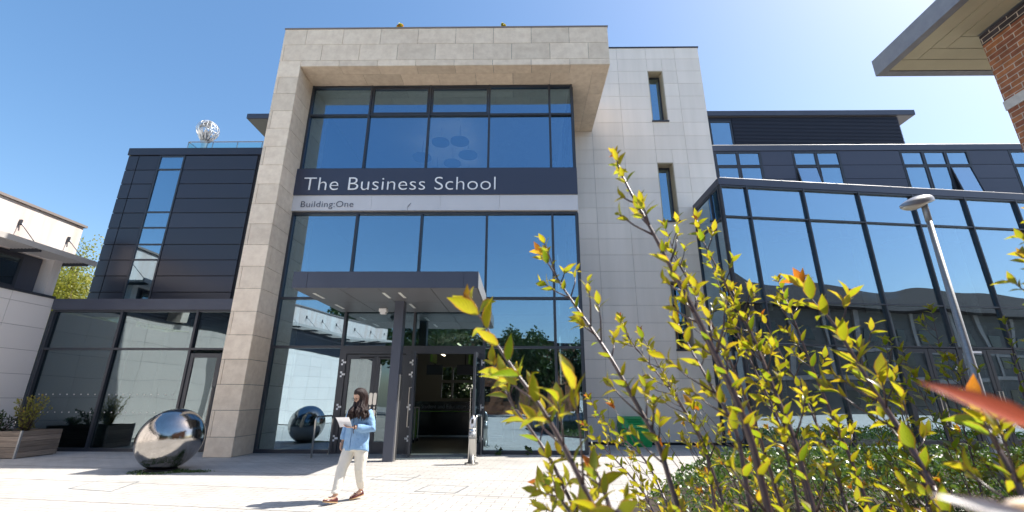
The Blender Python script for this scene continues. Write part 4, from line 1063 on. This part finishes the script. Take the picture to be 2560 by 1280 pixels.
for k in range(12):
    a=2*math.pi*k/12; c_,s_=math.cos(a),math.sin(a)
    b.tube([(gx+.12*c_,gy+.12*s_,12.1),(gx+.24*c_,gy+.24*s_,12.27),(gx+.33*c_,gy+.33*s_,12.42),(gx+.36*c_,gy+.36*s_,12.52)],[.045,.04,.03,.012],6)
    for da in (-.12,.12): b.tube([(gx+.30*math.cos(a+da*.6),gy+.30*math.sin(a+da*.6),12.36),(gx+.41*math.cos(a+da),gy+.41*math.sin(a+da),12.56)],[.02,.008],5)
b.build('hands',M['bright_steel'],GL,smooth=True)
# ---------------------------------------------------------------- dogwood shrubs in the foreground (stems listed tip first, metres)
STEMS=[
  (0.068,0.0045,[(-0.079,0.72,1.596),(-0.058,0.706,1.569),(-0.037,0.691,1.535),(-0.007,0.677,1.491),(0.028,0.663,1.444),(0.06,0.649,1.39),(0.08,0.634,1.349),(0.096,0.62,1.315),(0.256,0.48,0.976),(0.376,0.48,0.0)]) ,
  (0.055,0.004,[(-0.054,0.95,1.523),(-0.037,0.92,1.486),(-0.013,0.89,1.442),(0.02,0.86,1.4),(0.053,0.83,1.353),(0.092,0.8,1.276),(0.263,0.669,0.939),(0.383,0.669,0.0)]) ,
  (0.055,0.0055,[(0.054,1.05,1.792),(0.076,1.014,1.743),(0.102,0.979,1.682),(0.15,0.943,1.593),(0.181,0.907,1.527),(0.211,0.871,1.451),(0.238,0.836,1.378),(0.253,0.8,1.277),(0.308,0.667,0.904),(0.428,0.667,0.0)]) ,
  (0.05,0.0065,[(0.205,0.85,1.948),(0.21,0.833,1.896),(0.226,0.817,1.833),(0.248,0.8,1.763),(0.272,0.783,1.683),(0.294,0.767,1.609),(0.313,0.75,1.535),(0.33,0.733,1.465),(0.341,0.717,1.389),(0.343,0.7,1.299),(0.352,0.626,0.906),(0.472,0.626,0.0)]) ,
  (0.05,0.005,[(0.487,1.15,1.925),(0.476,1.114,1.859),(0.489,1.079,1.767),(0.503,1.043,1.669),(0.52,1.007,1.568),(0.521,0.971,1.482),(0.526,0.936,1.378),(0.514,0.9,1.257),(0.476,0.786,0.875),(0.596,0.786,0.0)]) ,
  (0.05,0.0045,[(0.334,1.5,1.703),(0.346,1.42,1.628),(0.394,1.34,1.527),(0.426,1.26,1.44),(0.445,1.18,1.34),(0.449,1.1,1.213),(0.46,0.887,0.875),(0.58,0.887,0.0)]) ,
  (0.045,0.004,[(0.236,1.6,1.458),(0.254,1.5,1.402),(0.291,1.4,1.351),(0.339,1.3,1.29),(0.36,1.2,1.19),(0.419,0.92,0.91),(0.539,0.92,0.0)]) ,
  (0.045,0.004,[(0.227,1.7,1.368),(0.253,1.6,1.324),(0.295,1.5,1.275),(0.338,1.4,1.216),(0.349,1.3,1.168),(0.388,0.941,0.996),(0.508,0.941,0.0)]) ,
  (0.062,0.0055,[(0.608,0.95,1.698),(0.604,0.921,1.648),(0.617,0.893,1.596),(0.627,0.864,1.515),(0.631,0.836,1.452),(0.637,0.807,1.385),(0.637,0.779,1.328),(0.625,0.75,1.29),(0.528,0.515,0.982),(0.648,0.515,0.0)]) ,
  (0.05,0.0045,[(0.736,1.25,1.776),(0.723,1.208,1.709),(0.71,1.167,1.646),(0.706,1.125,1.525),(0.704,1.083,1.414),(0.699,1.042,1.324),(0.687,1.0,1.236),(0.638,0.829,0.878),(0.758,0.829,0.0)]) ,
  (0.055,0.005,[(0.53,1.1,1.716),(0.52,1.05,1.637),(0.519,1.0,1.554),(0.515,0.95,1.461),(0.507,0.9,1.381),(0.492,0.85,1.268),(0.444,0.689,0.905),(0.564,0.689,0.0)]) ,
  (0.05,0.0045,[(0.701,1.3,1.682),(0.707,1.24,1.553),(0.707,1.18,1.461),(0.692,1.12,1.381),(0.673,1.06,1.306),(0.641,1.0,1.236),(0.51,0.754,0.949),(0.63,0.754,0.0)]) ,
  (0.085,0.006,[(2.648,2.9,2.02),(2.6,2.86,1.811),(2.551,2.82,1.616),(2.531,2.78,1.369),(2.496,2.74,1.081),(2.454,2.7,0.933),(2.348,2.599,0.561),(2.468,2.599,0.0)]) ,
  (0.085,0.006,[(2.063,2.6,1.777),(2.024,2.55,1.599),(1.982,2.5,1.376),(1.957,2.45,1.173),(1.917,2.4,0.972),(1.841,2.305,0.591),(1.961,2.305,0.0)]) ,
  (0.085,0.006,[(3.192,3.0,1.96),(3.131,2.95,1.773),(3.055,2.9,1.551),(2.997,2.85,1.324),(2.889,2.8,1.035),(2.751,2.736,0.665),(2.871,2.736,0.0)]) ,
  (0.055,0.0045,[(0.413,1.2,1.927),(0.425,1.167,1.821),(0.452,1.133,1.703),(0.476,1.1,1.607),(0.5,1.067,1.485),(0.51,1.033,1.37),(0.517,1.0,1.235),(0.537,0.905,0.847),(0.657,0.905,0.0)]) ,
  (0.055,0.0045,[(0.589,0.62,1.447),(0.57,0.595,1.428),(0.551,0.57,1.403),(0.537,0.545,1.369),(0.517,0.52,1.34),(0.332,0.289,1.071),(0.452,0.289,0.0)]) ,
  (0.06,0.005,[(0.886,0.75,1.773),(0.848,0.718,1.72),(0.797,0.685,1.628),(0.731,0.652,1.505),(0.64,0.62,1.319),(0.466,0.559,0.964),(0.586,0.559,0.0)]) ,
  (0.06,0.004,[(0.889,0.8,1.704),(0.867,0.767,1.664),(0.834,0.733,1.601),(0.778,0.7,1.509),(0.579,0.583,1.182),(0.699,0.583,0.0)]) ,
  (0.06,0.004,[(0.94,0.85,1.648),(0.86,0.775,1.568),(0.759,0.7,1.452),(0.523,0.525,1.181),(0.643,0.525,0.0)]) ,
  (0.055,0.005,[(0.707,1.0,1.593),(0.698,0.95,1.505),(0.695,0.9,1.423),(0.682,0.85,1.366),(0.648,0.8,1.28),(0.519,0.61,0.953),(0.639,0.61,0.0)]) ,
  (0.055,0.0045,[(0.314,0.9,1.602),(0.324,0.862,1.536),(0.335,0.825,1.477),(0.352,0.788,1.401),(0.341,0.75,1.288),(0.304,0.623,0.91),(0.424,0.623,0.0)]) ,
  (0.05,0.0045,[(0.613,1.4,1.895),(0.61,1.34,1.774),(0.618,1.28,1.611),(0.625,1.22,1.5),(0.624,1.16,1.387),(0.603,1.1,1.214),(0.557,0.97,0.839),(0.677,0.97,0.0)]) ,
  (0.05,0.004,[(0.347,1.3,1.635),(0.379,1.25,1.532),(0.414,1.2,1.431),(0.435,1.15,1.352),(0.424,1.1,1.213),(0.394,0.965,0.838),(0.514,0.965,0.0)]) ,
  (0.055,0.0045,[(0.118,0.8,1.348),(0.118,0.725,1.339),(0.119,0.65,1.309),(0.124,0.279,1.16),(0.244,0.279,0.0)]) ,
  (0.05,0.004,[(0.038,0.9,1.308),(0.056,0.8,1.312),(0.073,0.7,1.298),(0.139,0.309,1.243),(0.259,0.309,0.0)]) ,
]
def shrub(name,label,base,idx,extra=(),m='leaf',young=.55,group='dogwood shrubs in the front bed'):
    t=thing(name,label,'shrub',(*base,0),group)
    for i in idx:
        ls,r,P=STEMS[i]; s=MB(); l=lmb()
        P=[V3(p) for p in P]; P[-1]=V3((P[-1].x*.5+base[0]*.5,P[-1].y*.4+base[1]*.6,0))
        grow(s,l,P,ls*(.80 if i in (0,1,8) else .70),r*.8,young=young,dens=1.35)
        so__=s.build('stem',M['stem'],t,smooth=True); lo=l.build('leaves',M[m],so__,smooth=True); lo.location=(0,0,0)
    for P,ls,r in extra:
        s=MB(); l=lmb(); grow(s,l,P,ls*.80,r*.8,young=young,dens=1.1)
        so__=s.build('stem',M['stem'],t,smooth=True); lo=l.build('leaves',M[m],so__,smooth=True); lo.location=(0,0,0)
    return t
def fill(cx,cy,rx,ry,n,hmin,hmax,ls,lean=(-.38,.05)):
    out=[]
    for k in range(n):
        a=rnd(0,6.28); q=rnd(0,1)**.5; x=cx+math.cos(a)*rx*q; y=cy+math.sin(a)*ry*q; h=rnd(hmin,hmax)
        lx=lean[0]*h*rnd(.5,1.5)+rnd(-.08,.08); ly=lean[1]*h+rnd(-.12,.12)
        P=[V3((x+lx,y+ly,h)),V3((x+lx*.72+rnd(-.03,.03),y+ly*.7,h*.78)),V3((x+lx*.42+rnd(-.03,.03),y+ly*.4,h*.5)),V3((x+lx*.15,y+ly*.1,h*.2)),V3((x,y,0))]
        out.append((P,ls*rnd(.85,1.15),rnd(.0032,.0048)))
    return out
random.seed(21)
shrub('dogwood_shrub','leafy dogwood shrub whose big-leaved twigs lean furthest out over the paving',(.42,.62),[0,1,2,24,25],fill(.55,.95,.15,.2,4,.9,1.1,.042))
shrub('dogwood_shrub','dogwood shrub with the tallest dark stem rising in front of the pale tower',(.52,.72),[3,21,15],fill(.75,1.25,.15,.2,4,1.05,1.3,.05))
shrub('dogwood_shrub','dogwood shrub with slim upright stems before the corner of the glass pavilion',(.72,.85),[4,22,10],fill(1.0,1.35,.2,.25,6,1.1,1.45,.05))
shrub('dogwood_shrub','dogwood shrub of fine short twigs standing over the grit bin and paving edge',(.78,1.25),[5,6,7,23],fill(1.0,1.9,.35,.40,18,.85,1.35,.042))
shrub('dogwood_shrub','broad yellow-green dogwood shrub in front of the pavilion glass, left of the lamp post',(.86,.80),[8,9,11,20],fill(1.35,1.6,.28,.3,10,1.05,1.5,.050))
shrub('dogwood_shrub','darker shaded dogwood shrub with upright shoots in front of the pavilion doors and lamp post',(2.3,2.5),[12,13,14],fill(2.5,2.6,.55,.4,16,1.2,1.75,.085,(-.12,.05)),m='leaf',young=.15)
for i_ in (17,18,19): STEMS[i_]=(.044,.0035,[(x+.035,y,z) for x,y,z in STEMS[i_][2]])
shrub('dogwood_shrub','dogwood shrub at the very edge beside the brick building, only a few twigs reaching in',(.66,.62),[16,17,18,19],())
shrub('dogwood_shrub','dense low dogwood shrub filling the middle of the bed behind the front stems',(1.5,1.9),[],fill(1.55,1.9,.6,.5,34,.85,1.36,.043))
shrub('dogwood_shrub','low dogwood shrub at the back of the bed beside the ground cover',(2.0,3.1),[],fill(2.0,2.9,.8,.55,30,.8,1.36,.048))
shrub('dogwood_shrub','low dogwood shrub deep under the lamp post at the right',(3.6,3.4),[],fill(3.5,3.5,.8,.6,24,.9,1.35,.06),young=.3)
# one young red shoot very close to the lens
t=thing('dogwood_shoot','blurred orange-red young leaf and shoot very close at the right edge','shoot',(.42,.22,1.0),None)
s=MB(); l=lmb()
s.tube([(.215,.190,1.432),(.214,.192,1.40),(.23,.19,1.35),(.30,.20,1.0),(.38,.21,.4),(.42,.22,0)],[.002,.003,.003,.004,.005,.006],7)
s.build('stem',M['stem'],t,smooth=True)
leafverts(l,V3((.213,.190,1.436)),V3((-.043,.012,.024)),V3((-.25,-.75,.62)),.050,.012,.05,.3,1.0)
leafverts(l,V3((.213,.190,1.412)),V3((-.043,.004,.002)),V3((.1,-.3,1)),.040,.010,.1,.3,.75)
leafverts(l,V3((.214,.190,1.43)),V3((.05,.02,.03)),V3((.3,-.6,.6)),.05,.018,.1,.3,.95)
l.build('leaves',M['leaf_red'],t,smooth=True)
l=lmb(); leafverts(l,V3((.196,.180,1.402)),V3((-.040,.008,.018)),V3((.1,-.5,.85)),.046,.014,.1,.3,.2); leafverts(l,V3((.20,.182,1.385)),V3((.0,.01,.03)),V3((.1,-.8,.3)),.04,.02,.1,.3,.5)
l.build('pale_leaves',M['leaf_pale'],t,smooth=True)

# planting bed, ground cover
bedpts=[(.25,-.5),(.35,.6),(.9,3.5),(1.45,6.9),(3.0,9.4),(4.6,11.6),(7.2,12.6),(13,13.2),(30,15.2),(30,11),(12,9.5),(7.4,7.0),(7.45,-.5)]
b=MB(); b.prism(bedpts,-.05,.035); bd=b.build('planting_bed',M['soil']); bd['kind']='structure'
def inpoly(x,y,P):
    c=False; j=len(P)-1
    for i in range(len(P)):
        if (P[i][1]>y)!=(P[j][1]>y) and x<(P[j][0]-P[i][0])*(y-P[i][1])/(P[j][1]-P[i][1])+P[i][0]: c=not c
        j=i
    return c
l=lmb(); cnt=0
while cnt<30000:
    x=rnd(.6,20)**1; y=rnd(1.2,13.5)
    if x>9 and random.random()<.4: continue
    if not inpoly(x,y,bedpts): continue
    if (x-1.2)/max(y,.1)<.10: continue
    cnt+=1
    hgt=.42*min(1,max(.15,(x-(.35+y*.2))/1.5))
    z=.05+hgt*rnd(.45,1)*(.75+.5*noise.noise(V3((x*1.3,y*1.3,0))))
    d=(rvec()+V3((0,0,.5))).normalized(); L=rnd(.03,.075)*(1 if y<8 else 1.5); s=d.cross(rvec()).normalized()*L*.3; p=V3((x,y,z)); b0=len(l.v)
    l.v+=[tuple(p-d*L*.5),tuple(p+s),tuple(p+d*L*.5),tuple(p-s)]; l.f.append((b0,b0+1,b0+2,b0+3)); l.a.append(rnd(0,.7))
l.uv=None
gc=l.build('ground_cover',M['leaf_cover']); gc['kind']='stuff'; tag(gc,'low glossy green ground cover filling the bed behind the dogwood','ground cover')
# small weeds at the foot of the glass
for x,lab in ((-.55,'small green weed at the foot of the glass right of the door post'),(.25,'small green weed at the foot of the middle right glass bay')):
    l=lmb(); crown(l,(x,13.3,.10),(.12,.06,.11),90,.06,6,-.2); l.uv=None; tag(l.build('small_weed',M['leaf_green']),lab,'weed','weeds at the foot of the glass')

# ---------------------------------------------------------------- the woman
PO=V3((-2.49,7.42,0)); hv=V3((-.35,-.94,0)).normalized(); lv=V3((-hv.y,hv.x,0))
def P(a,b,z): return PO+lv*a+hv*b+V3((0,0,z))
PN=thing('person','woman with long dark hair in loose blue shirt and cream trousers, walking and reading papers','person',tuple(PO))
def remesh(o,vox,sm=6,disp=0,dsz=.1):
    r=o.modifiers.new('Remesh','REMESH'); r.mode='VOXEL'; r.voxel_size=vox; r.use_smooth_shade=True
    s=o.modifiers.new('Smooth','SMOOTH'); s.iterations=sm; s.factor=.5
    if disp:
        tx=bpy.data.textures.new('folds','CLOUDS'); tx.noise_scale=dsz; d=o.modifiers.new('Folds','DISPLACE'); d.texture=tx; d.strength=disp; d.texture_coords='GLOBAL'
def ring(c,ra,rb,ax,ay,n=20): return [tuple(c+ax*ra*math.cos(2*math.pi*k/n)+ay*rb*math.sin(2*math.pi*k/n)) for k in range(n)]
body=MB()
# head matrix: local x = left, y = forward (face), z = up
fd=V3((-.52,-.78,-.42)).normalized(); lf=V3((0,0,1)).cross(fd)*-1; lf=fd.cross(V3((0,0,1))).normalized()*-1; upv=fd.cross(lf).normalized()
if upv.z<0: upv=-upv; 
HC=V3((-2.485,7.33,1.475))
def Hh(x,y,z): return HC+lf*x+fd*y+upv*z
rings=[]
for z,w,f_,bk in ((-.112,.018,.062,.015),(-.104,.036,.074,.0),(-.085,.052,.080,-.03),(-.055,.062,.082,-.065),(-.02,.069,.084,-.09),(.02,.073,.085,-.098),(.055,.071,.080,-.095),(.085,.058,.062,-.078),(.104,.036,.036,-.05),(.112,.012,.01,-.02)):
    rings.append([tuple(Hh(w*math.cos(t),(f_+bk)/2+(f_-bk)/2*math.sin(t),z)) for t in [2*math.pi*k/20 for k in range(20)]])
body.loft(rings)
body.loft([[tuple(Hh(x*.9,y_,z)) for x,z in ((-w_,h1),(w_,h1),(w_*.9,h2),(-w_*.9,h2))] for y_,w_,h1,h2 in ((.075,.012,-.030,.018),(.092,.009,-.028,.008),(.103,.006,-.026,-.010))])
for s_ in (-1,1): body.ell(Hh(.072*s_,-.005,-.01),(.012,.02,.03),None,10,8)
body.ell(Hh(0,.078,-.058),(.022,.012,.009),None,12,8)
body.tube([P(.0,.0,1.24),P(.0,.02,1.33),Hh(0,-.02,-.07)],[.055,.048,.048],14)
body.loft([ring(P(0,0,z),ra,rb,lv,hv) for z,ra,rb in ((.76,.13,.10),(.86,.145,.105),(1.0,.115,.085),(1.15,.14,.095),(1.26,.155,.085),(1.31,.09,.06))])
def limb(mb,pts,rad,n=14): 
    mb.tube(pts,rad,n)
SR,ER,WR=P(-.165,0,1.265),P(-.215,.0,1.03),P(-.205,.07,.84)
SLh,EL,WL_=P(.165,0,1.265),P(.235,-.01,1.035),P(.075,.20,1.045)
limb(body,[SR,(SR+ER)/2,ER,WR],[.048,.042,.036,.024]); limb(body,[SLh,(SLh+EL)/2,EL,(EL+WL_)/2,WL_],[.048,.042,.036,.033,.024])
def hand(w,dirv,palmn,curl,thumb_side):
    dirv=dirv.normalized(); palmn=palmn.normalized(); sd=dirv.cross(palmn).normalized()*thumb_side
    pc=w+dirv*.045
    body.loft([[tuple(w+dirv*t+sd*(wd*math.cos(a))+palmn*(.012*math.sin(a))) for a in [2*math.pi*k/12 for k in range(12)]] for t,wd in ((0,.022),(.03,.034),(.06,.038),(.088,.036))])
    for k,(L,o_) in enumerate(((.068,.028),(.076,.010),(.070,-.009),(.056,-.027))):
        b_=w+dirv*.084+sd*o_; p1=b_+(dirv+palmn*curl*.4)*L*.42; p2=p1+(dirv+palmn*curl*1.2).normalized()*L*.32; p3=p2+(dirv*.6+palmn*curl*1.8).normalized()*L*.26
        body.tube([b_-dirv*.01,b_,p1,p2,p3],[.0085,.0088,.0082,.0074,.006],8)
    b_=w+dirv*.03+sd*.03; body.tube([b_-sd*.01,b_+(sd+dirv*.5)*.022+palmn*.008,b_+(sd*.5+dirv)*.045+palmn*.02],[.011,.0095,.0075],8)
hand(WL_,(P(-.03,.26,1.05)-WL_),V3((0,0,1))+hv*.1,.55,1)
hand(WR,V3((0,0,-1))+hv*.25,lv,.5,1)
LEGS=[([P(-.085,0,.80),P(-.11,.06,.62),P(-.125,.12,.46),P(-.12,.17,.28),P(-.115,.215,.10)],P(-.115,.22,.10),1),([P(.085,0,.80),P(.085,-.03,.62),P(.07,-.045,.45),P(.045,-.12,.28),P(.005,-.20,.13)],P(.005,-.20,.11),0)]
for pts,ank,_ in LEGS: body.tube(pts,[.085,.075,.055,.045,.032],12)
# feet
FT=[]
for (pts,ank,fr) in LEGS:
    if fr: tip=ank+(hv*.95+lv*-.25).normalized()*.17+V3((0,0,-.035)); heel=ank-hv*.045+V3((0,0,-.075))
    else: tip=ank+(hv*.9+lv*-.45).normalized()*.155+V3((0,0,-.082)); heel=ank-hv*.05+V3((0,0,-.045))
    FT.append((heel,tip)); body.tube([ank,(heel+tip)/2+V3((0,0,.025)),tip+V3((0,0,.01))],[.033,.030,.018],10)
bo=body.build('body',M['skin'],PN,smooth=True); remesh(bo,.0045,3)
# trousers
tr_=MB()
for pts,_,fr in LEGS:
    q=pts[:-1]+[pts[-1]+V3((0,0,.045))]
    tr_.tube(q,[.104,.098,.078,.070,.056],18); tr_.tube([q[-1]+V3((0,0,.030)),q[-1]+V3((0,0,-.005))],[.060,.062],18)
tr_.loft([ring(P(0,0,z),ra,rb,lv,hv) for z,ra,rb in ((.70,.13,.105),(.76,.165,.125),(.84,.165,.125),(.95,.14,.11))])
to=tr_.build('trousers',M['cream'],PN,smooth=True); remesh(to,.007,6,.007,.12)
# shirt
sh=MB(); n=28
def srow(z,ra,rb,dz=0):
    out=[]
    for k in range(n):
        t=2*math.pi*k/n; ff=1+.06*math.sin(5*t+z*9)*max(0,(1.2-z))*1.6
        p=P(ra*ff*math.cos(t),rb*ff*math.sin(t),z); p.z+=dz*(.45-.55*math.sin(t)-.5*math.cos(t)*.6); out.append(tuple(p))
    return out
sh.loft([srow(.715,.208,.160,-.075),srow(.74,.209,.160,-.07),srow(.85,.200,.150,-.02),srow(1.0,.190,.140),srow(1.14,.182,.128),srow(1.24,.176,.112),srow(1.295,.13,.09),srow(1.325,.075,.065),srow(1.345,.06,.058)])
sh.tube([SR+lv*.02,(SR+ER)/2,ER,WR+V3((0,0,.06)),WR+V3((0,0,.015))],[.068,.066,.060,.050,.047],18)
sh.tube([SLh-lv*.02,(SLh+EL)/2+lv*.01,EL+V3((0,0,-.012))+lv*.012,(EL+WL_)/2+V3((0,0,-.018)),WL_+(EL-WL_)*.22],[.070,.072,.078,.064,.050],18)
sh.tube([WL_+(EL-WL_)*.40,WL_+(EL-WL_)*.18],[.058,.056],18)
so2=sh.build('shirt',M['denim'],PN,smooth=True); remesh(so2,.007,4,.020,.085)
# shirt placket and collar
pk=MB(); pk.tube([P(.0,.066,1.33),P(.0,.118,1.24),P(.0,.136,1.14),P(.0,.150,1.0),P(.0,.161,.85),P(.0,.170,.72)],.011,6,flat=.35,ref=tuple(hv))
pk.build('placket',M['denim'],PN,smooth=True)
cl=MB(); cl.tube([P(-.065,.03,1.335),P(-.05,.085,1.325),P(0,.10,1.29)],.017,8,flat=.45); cl.tube([P(.065,.03,1.335),P(.05,.085,1.325),P(0,.10,1.29)],.017,8,flat=.45); cl.build('collar',M['denim'],PN,smooth=True)
# shoes
for (heel,tip),(_,ank,fr) in zip(FT,LEGS):
    d=(tip-heel); s_=d.cross(V3((0,0,1))).normalized(); u_=s_.cross(d).normalized()
    if u_.z<0: u_=-u_
    up_=MB(); sl=MB(); rr=[]; r2=[]
    for t,wd,h in ((-.06,.018,.035),(.0,.030,.052),(.15,.035,.058),(.35,.036,.052),(.55,.041,.045),(.75,.042,.034),(.92,.034,.025),(1.03,.018,.016),(1.08,.006,.008)):
        c=heel+d*t; rr.append([tuple(c+s_*wd*math.cos(a)+u_*(h*max(0,math.sin(a))+.004*min(0,math.sin(a)))) for a in [2*math.pi*k/16 for k in range(16)]])
        r2.append([tuple(c+s_*(wd+.003)*x+u_*z) for x,z in ((-1,-.016),(1,-.016),(1,-.003),(-1,-.003))])
    up_.loft(rr); sl.loft(r2)
    sho=up_.build('shoe',M['shoe'],PN,smooth=True); so3=sl.build('sole',M['sole'],sho); so3.location=(0,0,0)
    bw_=MB(); c=heel+d*.62+u_*.05; bw_.ell(c+s_*.014,(.013,.010,.007),None,8,6); bw_.ell(c-s_*.014,(.013,.010,.007),None,8,6); b4=bw_.build('bow',M['shoe'],sho,smooth=True); b4.location=(0,0,0)
# hair
ha=MB(); rings=[]
for z,w,f_,bk in ((-.10,.060,-.035,-.105),(-.05,.084,-.012,-.116),(.0,.090,.012,-.124),(.04,.090,.050,-.124),(.075,.080,.072,-.112),(.105,.058,.060,-.088),(.124,.030,.030,-.055),(.130,.008,.0,-.02)):
    rings.append([tuple(Hh(w*math.cos(t),(f_+bk)/2+(f_-bk)/2*math.sin(t),z)) for t in [2*math.pi*k/24 for k in range(24)]])
ha.loft(rings)
random.seed(5)
for k in range(74):
    t=k/74; side=1 if k%2 else -1
    a=rnd(.12,2.9)   # around from the face side to the back
    w0=.086; sx=side*w0*math.sin(a)*1.0; sy=.055*math.cos(a)*1.2-.03
    p0=Hh(side*.01,.03*math.cos(a)-.01,.122); p1=Hh(sx*.85,sy,.075); p2=Hh(sx*1.12,sy*1.1,-.02)
    end_z=rnd(1.13,1.24); ex=p2.x*.62+(-2.47+.03*side*0)*.38+(.05 if side*lf.x>0 else -.05)+rnd(-.03,.03); ey=min(7.42,p2.y*.5+7.30*.5)-.05*(a<1.4)+rnd(-.02,.02)
    p3=V3(((p2.x*.8+ex*.2),(p2.y+ey)/2-.01,1.34)); p4=V3((ex+rnd(-.02,.02),ey-.045,(1.34+end_z)/2)); p5=V3((ex+rnd(-.03,.03),ey-.05,end_z))
    Q=[p0,p1,p2,p3,p4,p5]; S_=[]
    for i in range(5):
        q0=Q[max(i-1,0)];q1=Q[i];q2=Q[i+1];q3=Q[min(i+2,5)]
        for m_ in range(4):
            u=m_/4; c=.5*((2*q1)+(q2-q0)*u+(2*q0-5*q1+4*q2-q3)*u*u+(q3+3*q1-q0-3*q2)*u**3)
            wv=max(0,(i+u)-2.3)*.006; c+=lv*wv*math.sin((i+u)*5+k)+V3((0,wv*math.cos((i+u)*5+k),0)); S_.append(c)
    S_.append(p5); m__=len(S_); ha.tube(S_,[.014+.012*math.sin(math.pi*min(1,.15+.85*i/m__)) if i<m__-2 else .004 for i in range(m__)],7,var=rnd(0,1))
ha.build('hair',M['hair'],PN,smooth=True)
gl=MB()
for s_ in (-1,1): gl.tube([Hh(.033*s_+.024*math.cos(t),.096,.012+.019*math.sin(t)) for t in [2*math.pi*k/16 for k in range(17)]],.0022,5); gl.tube([Hh(.057*s_,.094,.015),Hh(.076*s_,.01,.01)],.002,5)
gl.tube([Hh(-.009,.098,.014),Hh(.009,.098,.014)],.002,5); gl.build('glasses',M['black'],PN)
ey=MB()
for s_ in (-1,1): ey.ell(Hh(.031*s_,.080,.010),(.009,.007,.005),None,8,6)
ey.build('eyes',M['black'],PN)
lp=MB(); lp.ell(Hh(0,.0865,-.058),(.018,.006,.006),None,10,6); lp.build('lips',mat('lip',(.45,.13,.11),.5),PN)
bd_=MB()
for k in range(14):
    t=2*math.pi*k/14; ax=(EL-WL_).normalized(); s1=ax.cross(V3((0,0,1))).normalized(); s2=ax.cross(s1); bd_.ell(WL_+ax*.012+s1*.029*math.cos(t)+s2*.029*math.sin(t),(.0075,)*3,None,8,6)
bd_.tube([WL_+V3((0,0,-.03)),WL_+V3((.01,0,-.09))],.005,5)
bd_.build('bead_bracelet',M['bead'],PN,smooth=True)
# sheet of paper held in the left hand: a thing of its own
pm_=bpy.data.materials.new('translucent_paper'); pm_.use_nodes=True; nt=pm_.node_tree; pb=nt.nodes['Principled BSDF']; pb.inputs['Base Color'].default_value=(.86,.86,.88,1); pb.inputs['Roughness'].default_value=.7
tl=nt.nodes.new('ShaderNodeBsdfTranslucent'); tl.inputs['Color'].default_value=(.85,.85,.86,1); mxs=nt.nodes.new('ShaderNodeMixShader'); mxs.inputs[0].default_value=.4
nt.links.new(pb.outputs[0],mxs.inputs[1]); nt.links.new(tl.outputs[0],mxs.inputs[2]); nt.links.new(mxs.outputs[0],nt.nodes['Material Output'].inputs['Surface'])
pp=MB(); NN=10
A=V3((-2.745,7.12,1.185)); B=V3((-2.530,7.08,1.190)); Dd=V3((-2.50,7.18,1.040)); Cc=V3((-2.705,7.23,1.075))
vs=[]
for o_ in (0,.0012):
    for i in range(NN+1):
        for j in range(NN+1):
            u,v=i/NN,j/NN; p=A*(1-u)*(1-v)+B*u*(1-v)+Dd*u*v+Cc*(1-u)*v; p.z+=-.035*(1-u)**2*(v)+.012*math.sin(math.pi*v)-o_; vs.append(tuple(p))
fs=[]
n1=(NN+1)**2
for i in range(NN):
    for j in range(NN):
        a=i*(NN+1)+j; fs.append((a,a+NN+1,a+NN+2,a+1)); fs.append((n1+a,n1+a+1,n1+a+NN+2,n1+a+NN+1))
pp.add(vs,fs,.5)
po=pp.build('paper_sheet',pm_,None,smooth=True); tag(po,"white sheets of paper held up in the woman's left hand",'paper')
